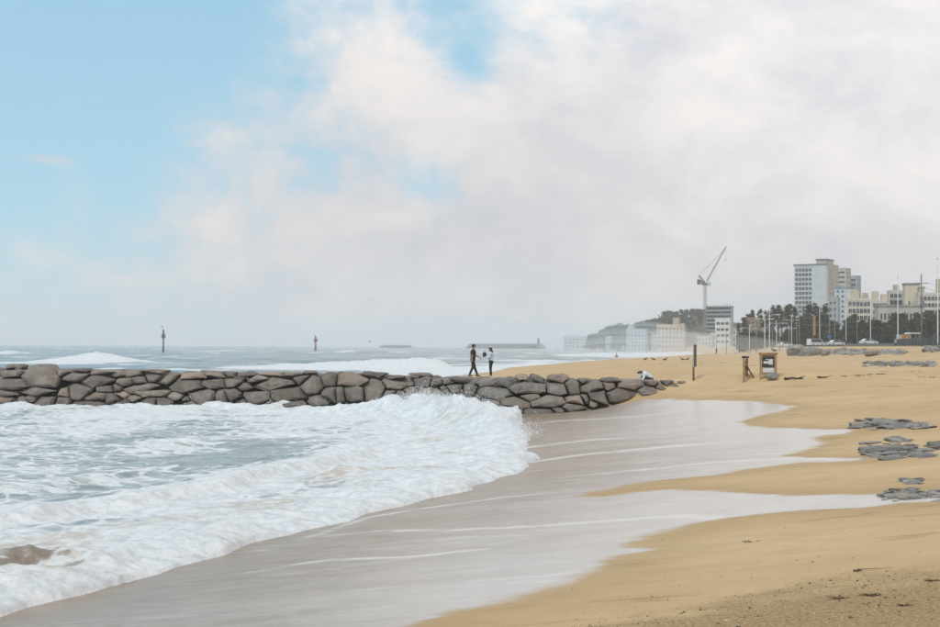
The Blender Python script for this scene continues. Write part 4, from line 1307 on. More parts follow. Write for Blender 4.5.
weed('dark clump of dried seaweed on the coarse pebbly sand', 869, 596, 34, .05, 1)
weed('long strand of brown seaweed beside the dark clump on the coarse sand', 838, 599, 22, .045, 2)
weed('black seaweed scrap up on the coarse sand by the stranded line', 931, 581, 26, .045, 3)
weed('thin scatter of seaweed low on the coarse sand', 905, 605, 18, .04, 4)
weed('tiny dark weed tuft alone on smooth damp sand', 749, 542, 10, .06, 5)
weed('dark weed tuft on smooth sand under the rock shelf', 925, 427.5, 10, .22, 6)
for i, (u, v) in enumerate(((704, 362), (716, 361), (722, 363), (735, 358.5), (700, 364), (742, 360), (752, 366), (660, 364), (672, 366), (778, 358.5), (848, 376), (860, 375), (874, 374), (888, 372), (915, 372), (926, 378))):
    weed('dark strand of wrack dried on the upper beach', u, v, 7, .22, 20 + i, 'wrack strands on the upper beach')

# pebbles and shell grit in the foreground
def make_pebbles():
    mb = MB(); r_ = random.Random(5)
    base = bmesh.new(); bmesh.ops.create_icosphere(base, subdivisions=1, radius=1); base.verts.index_update()
    bv = [q.co.copy() for q in base.verts]; bf = [[q.index for q in f.verts] for f in base.faces]; base.free()
    for i in range(1500):
        if i < 1050:
            u = r_.uniform(560, 960); line = np.interp(u, [540, 700, 820, 960], [636, 606, 583, 566])
            v = line + abs(r_.gauss(0, 1)) * 34 - 4
            if v > 640: continue
        else:
            u = r_.uniform(560, 960); v = r_.uniform(515, 620)
            if signed_film(u, v): continue
        d = ray(u, v); y = -2.2 / d.z if d.z < 0 else 20
        for _ in range(6): y = (gz(d.x * y, y) - CAM_H) / d.z
        s = r_.lognormvariate(-5.0, .42) * (.8 if i < 1050 else .7)
        M_ = Matrix.Rotation(r_.uniform(0, 6.28), 3, 'Z')
        c = Vector((d.x * y, y, gz(d.x * y, y) + s * .2))
        sx_, sy_, sz_ = s * r_.uniform(.8, 1.6), s * r_.uniform(.7, 1.1), s * r_.uniform(.4, .7)
        mb.add([M_ @ Vector((q.x * sx_, q.y * sy_, q.z * sz_)) + c for q in bv], bf, r_.choice((0, 0, 1, 2, 2)))
    o = mb.build('pebbles', [mat('pebble_brown', (.16, .10, .055), .8, .3, 40), mat('pebble_pale', (.60, .50, .38), .7, .2, 40), mat('pebble_dark', (.075, .055, .04), .7, .3, 40)], None, True)
    tag(o, 'scattered pebbles and shell grit on the coarse sand', 'pebbles', kind='stuff')


def signed_film(u, v):
    """rough test: inside the foam film polygon in the photograph"""
    ins = False; n_ = len(FILM_PX)
    for i in range(n_):
        (x0, y0), (x1, y1) = FILM_PX[i], FILM_PX[(i + 1) % n_]
        if (y0 > v) != (y1 > v) and u < (x1 - x0) * (v - y0) / (y1 - y0) + x0: ins = not ins
    return ins


make_pebbles()

# spray thrown up by the breaking wave and at the foot of the groyne
def make_spray():
    r_ = random.Random(9); mb = MB()
    base = [Vector(q) for q in ((1, 0, -.6), (-.5, .87, -.6), (-.5, -.87, -.6), (0, 0, 1))]
    fs_ = [(0, 2, 1), (0, 1, 3), (1, 2, 3), (2, 0, 3)]
    cr = [(-4.4, 63.2, .75), (-2.1, 60, 1.25), (-0.65, 57, 1.2), (0.41, 54, 1.0), (1.3, 51, .62), (1.75, 47.5, .25)]
    for i in range(30000):
        if i < 25000:
            t = r_.random() ** .9 * 4.999; k = int(t); f = t - k
            a, b = Vector(cr[k]), Vector(cr[k + 1]); c = a.lerp(b, f)
            q = c + Vector((r_.gauss(.1, .40), r_.gauss(0, .5), 0)); q.z = c.z * r_.uniform(.55, 1.0) + abs(r_.gauss(0, .16)) * (.5 + c.z * .5)
            if r_.random() < .12: q.z += r_.expovariate(5.0); q.x += r_.gauss(.1, .3)
        elif i < 28000:
            q = Vector((r_.gauss(-2.3, .8), r_.gauss(65, 2.0), 0)); q.z = .9 + abs(r_.gauss(0, .40)) * math.exp(-((q.x + 2.3) / .9) ** 2)
        else:
            x = r_.uniform(-30, -2); q = Vector((x, r_.uniform(70.2, 71.6), .2 + r_.expovariate(5.5)))
        s = r_.lognormvariate(-4.75, .45)
        M_ = Matrix.Rotation(r_.uniform(0, 6.28), 3, (r_.gauss(0, 1), r_.gauss(0, 1), 1))
        mb.add([M_ @ (w_ * s) + q for w_ in base], fs_)
    o = mb.build('wave_spray', mat('spray_white', (.80, .82, .84), .5, .05, 5))
    tag(o, 'white spray thrown up by the breaking wave', 'spray', kind='stuff')


make_spray()

# ------------------------------------------------------------------ road behind the beach
M_ASPH = mat('asphalt', (0.05, 0.05, 0.052), 0.9, 0.2, 3, 0.3)
M_KERB = mat('kerb_concrete', (0.30, 0.29, 0.28), 0.85, 0.15, 3)
M_LINE = mat('road_paint', (0.62, 0.62, 0.58), 0.7, 0.1, 3)


def strip(name, x0, x1, dz, material, thick=0.0, y0=60, y1=1000, dash=None):
    mb = MB(); y = y0
    while y < y1:
        st = max(4.0, y * 0.03); ye = y + (dash or st)
        q = []
        for yy in (y, ye):
            rx = float(road_x(yy)); z = 4.35 + dz
            q += [(rx + x0, yy, z), (rx + x1, yy, z)]
        if thick:
            mb.add(q + [(p[0], p[1], p[2] - thick) for p in q], [(0, 1, 3, 2), (0, 2, 6, 4), (1, 5, 7, 3), (4, 6, 7, 5), (0, 4, 5, 1), (2, 3, 7, 6)])
        else:
            mb.add(q, [(0, 1, 3, 2)])
        y = ye if not dash else y + dash * 2.2
    tag(mb.build(name, material), kind='structure')


strip('road', 7.0, 15.0, 0.10, M_ASPH)
strip('kerb', 6.6, 7.0, 0.22, M_KERB, 0.3)
strip('road_marking', 10.9, 11.1, 0.108, M_LINE, dash=3.0, y1=500)

# ------------------------------------------------------------------ buildings
M_GLASS = mat('window_glass', (0.045, 0.052, 0.06), 0.15, 0.2, 0.3, spec=0.6, rnd=0.45)
M_FRAME = mat('window_frame', (0.55, 0.55, 0.54), 0.6, 0.08, 1)
_win = {}


def window_mesh(kind):
    if kind not in _win:
        mb = MB()
        mb.box(-.5, .5, -.04, .02, 0, 1, 0)
        mb.box(-.46, -.02, -.055, -.041, .05, .95, 1); mb.box(.02, .46, -.055, -.041, .05, .95, 1)
        _win[kind] = mb.mesh('window', [M_FRAME, M_GLASS])
    return _win[kind]


def wall_mat(name, col, var=0.07):
    return mat(name, col, 0.85, var, 0.25, 0.15, 3)


def building(label, uc, Y, wl, wr, vtop, theta, col, front=None, right=None, roof='parapet', roofcol=(0.25, 0.25, 0.25), name='apartment_building',
             extra=None, balcony=None, z0=None, group=None):
    """uc: pixel of the near vertical corner; wl / wr: pixels shown of the face left / right of it; vtop: roof line"""
    c = P(uc, 340, Y); k = Y / F
    zb = gz(c.x, Y) if z0 is None else z0
    zt = P(uc, vtop, Y).z
    W = wl * k / math.cos(theta); D = max(wr * k / max(math.sin(theta), .2), 6.0)
    H = zt - zb
    t = thing(name, label, 'building', (c.x, Y, zb), -theta, group)
    wm = wall_mat('wall_%.2f_%.2f_%.2f' % col, col)
    MB().box(-W, 0, 0, D, -3, H, bev=.05).build('wall', wm, t)
    rm = mat('roof_%.2f_%.2f_%.2f' % roofcol, roofcol, .9, .2, .3)
    if roof == 'parapet':
        r_ = MB()
        for b in ((-W - .12, .12, -.12, .22), (-W - .12, .12, D - .22, D + .12)): r_.box(b[0], b[1], b[2], b[3], H - .25, H + .75)
        for b in ((-W - .12, -W + .22, .221, D - .221), (-.22, .12, .221, D - .221)): r_.box(b[0], b[1], b[2], b[3], H - .25, H + .75)
        r_.build('parapet', wm, t)
        MB().box(-W + .23, -.23, .23, D - .23, H + .004, H + .15).build('roof', rm, t)
    elif roof == 'gable':
        MB().prism([(-W - .4, H), (.4, H), (-W / 2, H + W * .30)], -.4, D + .4).build('roof', rm, t)
    else:
        MB().box(-W - .3, .3, -.3, D + .3, H + .002, H + .6).build('roof', rm, t)
    wmesh = window_mesh('w')
    def wins(n_rows, n_cols, fill, wh, face, base=1.0):
        L = W if face == 'f' else D
        fh = (H - base - .5) / n_rows; cw = (L - .8) / n_cols
        for i in range(n_rows):
            for j in range(n_cols):
                o = link('window', wmesh, t)
                z = base + fh * (i + .30); s = .4 + cw * (j + .5)
                if face == 'f': o.location = (-L + s, 0, z)
                else: o.location = (0, s, z); o.rotation_euler = (0, 0, math.pi / 2)
                o.scale = (cw * fill, 2.2, fh * wh)
    if front: wins(*front, 'f')
    if right: wins(*right, 'r')
    if balcony:
        n_rows, x0, x1, bc = balcony
        fh = (H - 1.5) / n_rows
        bmx = mat('balcony_%.2f_%.2f_%.2f' % bc, bc, .8, .1, .5)
        for i in range(n_rows):
            z = 1.0 + fh * i
            MB().box(-W + x0 * W, -W + x1 * W, -1.15, -.01, z, z + .18).box(-W + x0 * W, -W + x1 * W, -1.15, -1.05, z + .181, z + fh * .36).build('balcony', bmx, t)
    if extra: extra(t, W, D, H, wm, rm, k)
    return t


def block(name, x0, x1, y0, y1, z0, z1, col):
    """a smaller box on the roof or beside the main one, sizes as fractions of W and D / metres in z"""
    def f(t, W, D, H, wm, rm, k):
        m_ = wall_mat('wall_%.2f_%.2f_%.2f' % col, col)
        MB().box(-W + x0 * W, -W + x1 * W, y0 * D, y1 * D, H + z0, H + z1, bev=.05).build(name, m_, t)
    return f


def many(*fs):
    def f(*a):
        for g in fs: g(*a)
    return f


PALE, CREAM, BLUE, TAN = (.56, .56, .55), (.50, .43, .34), (.44, .50, .55), (.54, .47, .39)


def stair_core(t, W, D, H, wm, rm, k):
    MB().box(-W * .34, -.6, 1.2, D - 1.5, H + .16, H + 3.7, bev=.06).build('lift_house', wall_mat('wall_core', (.46, .40, .34)), t)
    MB().box(-W * .34 - .4, -.2, .8, D - 1.1, H + 3.71, H + 4.4).build('lift_house_cap', rm, t)
    MB().box(-W - .5, .3, -.4, .9, H + .76, H + 1.5).build('cornice', rm, t)
    MB().box(-W * .44, -.5, -.18, -.012, 1, H - .3).build('blank_bay', wall_mat('wall_pale_bay', (.57, .575, .57)), t)


def tower_windows(t, W, D, H, wm, rm, k):
    stair_core(t, W, D, H, wm, rm, k)
    MB().box(.012, .6, .3, D + 4, -1, H + 1.4).build('tan_side_wall', wall_mat('wall_tan_side', (.52, .44, .36)), t)
    fs_ = (H - 2) / 16
    for i in range(16):
        for s_ in (.22, .5):
            o = link('window', window_mesh('w'), t); o.location = (.6, D * s_, 1 + fs_ * (i + .4)); o.rotation_euler = (0, 0, math.pi / 2); o.scale = (D * .16, 2.2, fs_ * .36)
    n_ = 16; fh = (H - 2) / n_
    for i in range(n_):
        for j in range(5):
            o = link('window', window_mesh('w'), t); cw = W * .52 / 5
            o.location = (-W + .5 + cw * (j + .5), 0, 1 + fh * (i + .32)); o.scale = (cw * .80, 2.5, fh * .66)
    for j in range(1, 5):
        cw = W * .52 / 5
        MB().box(-W + .5 + cw * j - .12, -W + .5 + cw * j + .12, -.35, -.012, 1, H - .2).build('fin', wall_mat('wall_pale_bay', (.57, .575, .57)), t)


building('tallest tower block, pale blue with a tan side and a roof house', 827, 760, 28, 14.5, 266, R(34), (.54, .55, .55),
         None, None, extra=tower_windows, roofcol=(.22, .20, .18))
building('tan stepped wing with dark floor bands behind the tallest tower', 846, 800, 9, 9, 269, R(34), TAN, (15, 1, .92, .40), (15, 2, .85, .40), roofcol=(.36, .35, .34))
building('lower blue-grey end of the stepped tower', 857, 812, 6, 7.5, 276.5, R(34), (.40, .44, .47), (13, 1, .9, .42), (13, 2, .8, .42))
building('narrow blue-white block with a peaked roof in front of the tower', 846, 640, 10, 3.5, 288, R(25), (.50, .56, .60), (11, 2, .45, .45), (11, 1, .4, .4),
         'gable', (.30, .36, .40))
building('plain pale slab beside the peaked-roof block', 856, 620, 9, 3, 291, R(22), (.64, .60, .54), None, (9, 1, .5, .4))
building('cream apartment block of regular bay windows behind the pines', 872, 540, 23, 3, 300, R(14), (.66, .58, .48), (6, 6, .86, .66), (6, 1, .5, .5),
         extra=many(block('stair_house', .18, .48, .15, .8, .16, 4.0, (.62, .52, .37)), block('stair_house', .62, .86, .2, .7, .16, 3.0, (.47, .38, .28))))
building('cream apartment row with yellow roof houses', 890, 550, 17, 3, 301.5, R(12), (.67, .59, .49), (6, 5, .82, .64), (6, 1, .5, .5),
         extra=many(block('stair_house', .05, .40, .1, .8, .16, 4.4, (.64, .53, .37)), block('stair_house', .55, .9, .1, .8, .16, 3.2, (.64, .53, .37))))
building('grey-cream apartment block with balconies left of the yellow lift tower', 907, 520, 17, 3, 292, R(12), (.60, .54, .46), (7, 4, .86, .66), (7, 1, .5, .5),
         balcony=(7, .04, .96, (.42, .38, .33)), extra=block('stair_house', .3, .6, .2, .8, .16, 3, (.45, .40, .33)))
building('plain yellow-cream lift tower block with a dark cap', 920, 500, 14, 2.5, 284.5, R(10), (.68, .57, .42), (2, 2, .22, .18), None, 'slab', (.26, .24, .21))
building('pale apartment block with a row of dark windows by the utility pole', 944, 490, 24, 4, 294.5, R(10), (.64, .58, .51), (7, 6, .84, .62), None,
         extra=many(block('stair_house', .05, .26, .1, .8, .16, 3.2, (.47, .41, .31)), block('water_tank', .8, .98, .2, .8, .16, 6.0, (.50, .41, .28))))
building('long low pale hall with a flat roof in front of the cream apartments', 925, 455, 45, 4, 306.5, R(6), (.50, .46, .40), (2, 12, .55, .4), None, 'slab', (.33, .31, .28))
building('dark low shop block at the foot of the tower', 838, 600, 9, 4, 299, R(25), (.40, .41, .41), (7, 2, .5, .5), (7, 1, .5, .5))
building('small white block half hidden by pines below the tower', 797, 690, 14, 4, 308, R(20), (.55, .55, .53), (4, 4, .6, .5), (4, 1, .5, .5))
building('pale blue houses seen between the pine trunks', 781, 720, 15, 4, 312, R(18), (.45, .51, .56), (5, 3, .6, .5), (5, 1, .5, .5),
         extra=block('stair_house', .55, .95, .1, .8, .16, 4, (.50, .54, .57)))
building('low white house front between the lamp posts', 798, 600, 14, 4, 318, R(18), (.55, .53, .50), (3, 4, .6, .5), None)
building('brown brick block with a dark roof beside the pines', 760, 475, 17, 3, 319.5, R(15), (.31, .225, .165), (6, 4, .45, .45), None, roofcol=(.13, .13, .14))
building('white seaside house with blue window bands under the bare concrete frame', 730, 680, 14, 4, 319.5, R(18), (.68, .66, .62), (4, 3, .78, .44), (4, 1, .5, .4),
         extra=block('side_wing', -.35, -.02, .1, .9, -9.0, -6.5, (.50, .46, .41)))


def scaffold(t, W, D, H, wm, rm, k):
    m_ = mat('raw_concrete', (.22, .205, .185), .9, .2, .4); d_ = mat('painted_shade', (.035, .035, .036), .9, .2, .5)
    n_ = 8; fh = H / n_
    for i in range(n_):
        MB().box(-W + .2, -.2, -.06, -.012, fh * (i + .35), fh * (i + .9)).build('painted_shade', d_, t)  # dark panel on the solid wall, painting the shade inside an open storey
        for j in range(6):
            x = -W + W * (j + .5) / 6
            MB().box(x - .25, x + .25, -.30, -.062, fh * i, fh * (i + 1)).build('column', m_, t)
        MB().box(-W - .6, .6, -.9, -.301, fh * (i + .9), fh * (i + 1) - .02).build('floor_slab', m_, t)
    r_ = random.Random(4)
    for j in range(9):
        x = -W + W * (j + .5) / 9; MB().box(x - .12, x + .12, .5, .8, H + .1, H + r_.uniform(1.2, 2.6)).build('rebar_post', m_, t)


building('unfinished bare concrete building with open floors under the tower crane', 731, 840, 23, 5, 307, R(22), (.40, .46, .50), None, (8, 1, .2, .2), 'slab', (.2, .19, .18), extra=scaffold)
building('tan seaside hotel with a tall stair tower on the roof, in the spray', 684, 800, 26, 5, 325.5, R(16), (.58, .46, .35), (5, 7, .50, .42), (5, 1, .4, .4),
         extra=many(block('stair_tower', .58, .80, .1, .7, .16, 4.8, (.47, .38, .30)), block('side_stair', .86, 1.0, -.02, .4, -1.2, 1.4, (.50, .43, .36))))
building('pale blue hotel veiled by spray below the wooded hill', 645, 900, 18, 5, 330, R(16), (.46, .51, .54), (6, 5, .5, .45), (6, 1, .4, .4),
         extra=block('stair_house', .05, .35, .1, .8, .16, 3, (.48, .53, .56)))
building('low blue-grey terrace next to the pale blue hotel', 664, 880, 12, 4, 335, R(16), (.40, .42, .43), (4, 4, .5, .45), None)
building('white block with rows of windows on the far point', 588, 1240, 24, 6, 337, R(16), (.56, .57, .58), (3, 6, .45, .42), (3, 2, .4, .4),
         extra=block('stair_house', .18, .45, .1, .8, .16, 1.8, (.56, .57, .58)))
building('small white house at the end of the far point', 600, 1180, 10, 4, 337.5, R(18), (.55, .55, .55), (2, 3, .5, .5), None, 'gable', (.42, .44, .46))
building('low pale house among trees left of the hill', 617, 1000, 11, 4, 337, R(16), (.50, .50, .50), (3, 3, .5, .5), None)
building('tan three-floor house beside the white seaside house', 742, 660, 9, 3, 329, R(16), (.44, .38, .31), (3, 3, .5, .5), None)
building('low cream beach house at the edge of the far sand', 712, 760, 14, 4, 337, R(16), (.60, .54, .46), (2, 4, .5, .5), None)

# ------------------------------------------------------------------ tower crane
M_CRANE = mat('crane_steel', (.13, .14, .15), .6, .15, .3)
M_CRANEW = mat('crane_pale', (.30, .25, .21), .6, .12, .3)


def lattice(mb, a, b, w, n_, r):
    a = Vector(a); b = Vector(b); d = (b - a).normalized()
    s = d.cross(Vector((0, 1, 0))); s = (s if s.length > .1 else d.cross(Vector((1, 0, 0)))).normalized(); q = d.cross(s).normalized()
    cs = [s * w + q * w, s * w - q * w, -s * w - q * w, -s * w + q * w]
    for c in cs: mb.tube([a + c, b + c], r, 5)
    for i in range(n_):
        p0 = a.lerp(b, i / n_); p1 = a.lerp(b, (i + 1) / n_)
        for j in range(4):
            mb.tube([p0 + cs[j], p1 + cs[(j + 1) % 4]], r * .7, 4); mb.tube([p1 + cs[j], p1 + cs[(j + 1) % 4]], r * .6, 4)


Yk = 860
k = Yk / F
b0 = P(705, 345, Yk); zg = gz(b0.x, Yk)
t = thing('tower_crane', 'luffing tower crane with its thin jib raised, over the bare concrete building', 'crane', (b0.x, Yk, zg))
zt = P(705, 285, Yk).z - zg
m_ = MB(); lattice(m_, (0, 0, -1), (0, 0, zt), .75, 30, .10); m_.build('mast', M_CRANEW, t)
MB().box(-2.0, 2.0, -1.6, 1.6, zt, zt + 1.4).build('slewing_ring', M_CRANE, t)
MB().box(1.3, 3.2, -2.6, -.9, zt - .6, zt + 2.0, bev=.2).build('cab', M_FRAME, t)
m_ = MB(); lattice(m_, (0, 0, zt + 1.4), (-7 * k, 0, zt + 3.0), .6, 6, .14); m_.build('counter_jib', M_CRANE, t)
MB().box(-7.6 * k, -4.6 * k, -1.3, 1.3, zt + .3, zt + 3.6).build('counterweight', mat('counterweight', (.12, .11, .11), .9, .2, .5), t)
m_ = MB(); lattice(m_, (0, 0, zt + 1.5), (-6 * k, 0, zt + 9.5 * k), .4, 6, .12); m_.build('back_mast', M_CRANE, t)
m_ = MB(); lattice(m_, (1.0, 0, zt + 2.2), (21 * k, 0, zt + 38.5 * k), .36, 30, .075); m_.build('jib', M_CRANE, t)
MB().tube([(-6 * k, 0, zt + 9.5 * k), (19 * k, 0, zt + 35 * k)], .09, 5).build('luffing_cable', M_CRANE, t)
MB().tube([(-6 * k, 0, zt + 9.5 * k), (-7 * k, 0, zt + 3.0)], .12, 5).build('stay', M_CRANE, t)
MB().tube([(21 * k, 0, zt + 38.5 * k), (21 * k, 0, zt + 26 * k)], .06, 5).build('hoist_rope', M_CRANE, t)
MB().box(20.7 * k, 21.3 * k, -.3, .3, zt + 25 * k, zt + 26 * k).build('hook', M_CRANE, t)

# ------------------------------------------------------------------ trees
def leaf_material():
    m, n, out = new_mat('pine_needles')
    pos = n.node('ShaderNodeNewGeometry').outputs['Position']
    oi = n.node('ShaderNodeObjectInfo').outputs['Random']
    c = n.mix(n.ramp(n.noise(pos, .9, 5, .7), .3, .7), (.034, .042, .024), (.092, .100, .056))
    c = n.mix(n.ramp(oi, 0, 1, 0, .45), c, (.060, .054, .036))
    p_ = n.node('ShaderNodeBsdfPrincipled', {'Base Color': c, 'Roughness': .75, 'Specular IOR Level': .2})
    n.l.new(p_.outputs[0], out.inputs['Surface'])
    return m


M_LEAF = leaf_material()
M_BARK = mat('pine_bark', (.10, .072, .052), .95, .3, 3, .6)


def pine(seed, h, spread, low, nl, cards, size):
    """an unplaced pine: trunk with limbs, crown of needle tufts"""
    r_ = random.Random(seed)
    tr = MB(); lv = MB()
    lean = Vector((r_.uniform(-.05, .05), r_.uniform(-.05, .05), 0)) * h
    tp = [Vector((0, 0, -.3)), lean * .25 + Vector((0, 0, h * .3)), lean * .6 + Vector((r_.uniform(-.2, .2), 0, h * .65)), lean + Vector((0, 0, h * .97))]
    tr.tube(tp, [h * .022, h * .017, h * .011, h * .004], 8)
    tips = []
    for i in range(nl):
        f = low + (1 - low) * (i + r_.random() * .8) / nl
        base = tp[0].lerp(tp[3], min(f, .96)); base += lean * 0
        a = r_.uniform(0, 6.28); ln = spread * (1 - .72 * ((f - low) / (1 - low)) ** 1.4) * r_.uniform(.55, 1.2)
        e = base + Vector((math.cos(a) * ln, math.sin(a) * ln, ln * r_.uniform(.05, .45)))
        m0 = base.lerp(e, .55) + Vector((0, 0, -.05 * ln))
        tr.tube([base, m0, e], [h * .006, h * .004, h * .002], 5)
        for q, s in ((e, 1.0), (m0, .9), (base.lerp(e, .8), .9)): tips.append((q, s * spread * r_.uniform(.20, .36)))
    tips.append((tp[3], spread * .22))
    for i in range(cards):
        c, rad = r_.choice(tips)
        d = Vector((r_.gauss(0, 1), r_.gauss(0, 1), r_.gauss(0, .6)))
        q = c + d * rad * .62
        ax = Vector((r_.gauss(0, 1), r_.gauss(0, 1), r_.gauss(0.4, .7))).normalized()
        sd_ = ax.cross(Vector((r_.gauss(0, 1), r_.gauss(0, 1), r_.gauss(0, 1)))).normalized()
        L = size * r_.uniform(.6, 1.4)
        lv.add([q - sd_ * L * .22, q + sd_ * L * .22, q + ax * L + sd_ * L * .05, q + ax * L * .55 - sd_ * L * .30], [(0, 1, 2), (0, 2, 3)])
    return tr.mesh('trunk', M_BARK, True), lv.mesh('crown', M_LEAF)


TALL = [pine(10 + i, 12, 1.05, .50, 16, 300, .75) for i in range(5)]
BUSHY = [pine(30 + i, 9, 2.3, .12, 24, 1100, .7) for i in range(4)]
HILLP = [pine(50 + i, 10, 3.2, .30, 18, 800, 1.0) for i in range(3)]


def plant(kind, x, y, h, hr, label, group, r_, name='pine_tree'):
    tm, cm_ = r_.choice(kind)
    t = thing(name, label, 'tree', (x, y, gz(x, y)), r_.uniform(0, 6.28), group)
    s = h / hr; t.scale = (s * r_.uniform(.85, 1.2), s * r_.uniform(.85, 1.2), s)
    link('trunk', tm, t); link('crown', cm_, t)


def make_trees():
    r_ = random.Random(21)
    # tops of the dark shelter belt read along the skyline
    su = [800, 808, 816, 822, 828, 836, 846, 852, 860, 868, 876, 884, 892, 900, 908, 916, 924, 932, 940, 955]
    sv = [318, 320, 318, 314, 320, 322, 321, 315, 322, 318, 317, 322, 316, 314, 318, 316, 313, 315, 312, 312]
    u = 796.0
    while u < 962:
        for row, (Y, dv) in enumerate(((400, 5), (424, 0))):
            uu = u + r_.uniform(-2, 2) + row * 3.2
            v = np.interp(uu, su, sv) + dv + r_.uniform(-3.5, 6)
            q = P(uu, v, Y + r_.uniform(-10, 10))
            h = q.z - gz(q.x, q.y)
            plant(BUSHY, q.x, q.y, max(h, 4.0), 9.2, 'bushy dark pine in the dense shelter belt behind the road', 'pines of the shelter belt', r_)
        u += 5.6
    for (u, v) in ((739, 322), (744, 316), (748, 313), (753, 309.5), (760, 308), (766, 310), (770, 310.5), (773, 304.5), (778, 303.5), (782, 308), (787, 304), (790, 302.5),
                   (795, 305), (806, 305), (811, 301.5), (815, 302), (819, 305), (825, 302), ):
        Y = 470 + r_.uniform(-15, 25)
        q = P(u, v, Y)
        plant(TALL, q.x, q.y, q.z - gz(q.x, q.y), 12.3, 'tall thin pine standing above the low houses near the lamp posts', 'tall pines by the houses', r_)
    for i in range(29):
        u = 739 + i * 2.4 + r_.uniform(-1, 1); Y = 455 + r_.uniform(-15, 20)
        q = P(u, 332 + r_.uniform(-3.5, 4), Y)
        plant(BUSHY, q.x, q.y, max(q.z - gz(q.x, q.y), 3.5), 9.2, 'low dark pine under the tall thin pines', 'low pines under the tall ones', r_)
    hu = [588, 600, 606, 612, 622, 634, 640, 644, 650, 660, 680, 696, 706, 716]
    hv = [337, 331, 328, 326, 325, 325, 321, 316, 312.5, 311, 310, 310, 312, 314]
    u = 590.0
    while u < 716:
        for row in range(4):
            uu = u + r_.uniform(-2.2, 2.2)
            v = np.interp(uu, hu, hv) + row * 5.5 + r_.uniform(-1.5, 1.5)
            if v > 338: continue
            Y = 1050 - row * 28 + r_.uniform(-8, 8)
            q = P(uu, v, Y)
            g = gz(q.x, q.y)
            plant(HILLP, q.x, q.y, min(max(q.z - g, 7.0), 22), 10.4, 'hazy pine among those covering the hill behind the hotels', 'pines on the hill', r_)
        u += 3.6


make_trees()

# ------------------------------------------------------------------ lamp posts and poles
M_POLEW = mat('white_pole', (.62, .62, .60), .5, .06, 1)
M_POLEG = mat('grey_pole', (.20, .20, .20), .6, .1, 1)
M_LAMP = mat('lamp_glass', (.60, .60, .58), .3, .05, 1)
M_ORANGE = mat('orange_paint', (.42, .20, .06), .6, .12, 1)


def lamp(u, vt, vb, kind, label, H=10.0, group=None):
    Y = min(H * F / (vb - vt), 385.0)
    q = P(u, vt, Y); z0 = gz(q.x, Y); h = q.z - z0
    t = thing('street_lamp' if kind != 'mast' else 'flag_mast', label, 'lamp post' if kind != 'mast' else 'mast', (q.x, Y, z0), 0, group)
    m_ = M_POLEG if kind in ('grey', 'greyarm') else M_POLEW
    rr = max(.085, .00022 * Y)
    MB().tube([(0, 0, -.3), (0, 0, .5), (0, 0, h)], [rr * 1.5, rr * 1.25, rr * .8], 8).build('shaft', m_, t, True)
    MB().tube([(0, 0, 0), (0, 0, .45)], [rr * 2.1, rr * 1.7], 8).build('base', M_POLEG, t)
    if kind == 'mast':
        MB().ball((0, 0, h + .1), .16, 2).build('finial', M_POLEW, t, True); return
    arms = (-1, 1) if kind == 'tee' else (1 if int(u) % 2 else -1,)
    for s in arms:
        MB().tube([(0, 0, h * .86), (s * .7, 0, h * .90), (s * 1.6, 0, h * .90)], rr * .55, 6).build('arm', m_, t, True)
        MB().box(min(s * 1.35, s * 2.15), max(s * 1.35, s * 2.15), -.16, .16, h * .90 - .10, h * .90 + .07, bev=.03).build('lamp_head', M_LAMP, t)


LAMPS = [(937.5, 259, 341, 'mast', 'tallest white mast, beside the pale apartment block'), (897.7, 277, 343, 'mast', 'white mast rising in front of the yellow lift tower block'),
         (870.4, 289, 344, 'tee', 'white street lamp in front of the cream bay-window apartments'), (857, 298, 344, 'grey', 'grey street lamp in front of the plain pale slab'),
         (846, 301, 344, 'tee', 'white double-armed street lamp before the peaked-roof block'), (834.6, 297, 343, 'greyarm', 'grey street lamp just in front of the dark shop block'),
         (829.5, 300, 344, 'grey', 'grey street lamp next to the small blue road sign'), (819.6, 301, 345, 'tee', 'white street lamp beside the orange banner'),
         (799.3, 305, 345, 'grey', 'grey street lamp at the seaward edge of the shelter belt'), (796.8, 312, 345, 'grey', 'thin grey street lamp right next to a taller one'),
         (791.6, 317, 345.5, 'tee', 'white street lamp before the small white block')]
for a in LAMPS: lamp(*a, 12.5)
for (u, vt, kd) in ((789, 326, 'grey'), (779.7, 320, 'grey'), (776.5, 320, 'tee'), (772.3, 325, 'grey'), (769.5, 310, 'tee'), (764.7, 315, 'tee'), (756.4, 322, 'grey'), (749.4, 325, 'tee'),
                    (735.5, 329, 'tee'), (726.5, 332, 'grey'), (716.4, 336, 'grey')):
    lamp(u, vt, 346, kd, 'white double-armed street lamp in the receding row before the tall pines' if kd == 'tee' else 'grey street lamp in the receding row before the tall pines', 7.2, 'receding row of street lamps')

# utility pole with cross-arm, and its wires
Y = 205
q = P(921.3, 274, Y); z0 = gz(q.x, Y); h = q.z - z0
t = thing('utility_pole', 'dark utility pole with cross-arms and an orange band, strung with wires', 'utility pole', (q.x, Y, z0))
MB().tube([(0, 0, -.3), (0, 0, h)], [.17, .10], 10).build('shaft', M_POLEG, t, True)
for zz, w in ((h * .865, 1.0), (h * .80, .7)):
    MB().box(-w, w, -.05, .05, zz, zz + .1).build('cross_arm', M_POLEG, t)
    for x in (-w + .1, -w * .4, w * .4, w - .1): MB().tube([(x, 0, zz + .1), (x, 0, zz + .28)], [.04, .05], 6).build('insulator', M_PAPER, t)
MB().tube([(0, 0, h * .66), (0, 0, h * .72)], .165, 10).build('orange_band', M_ORANGE, t)
MB().box(-.28, .28, -.5, -.16, h * .56, h * .63, bev=.03).build('transformer', M_POLEG, t)
ptop = Vector((q.x, Y, z0))


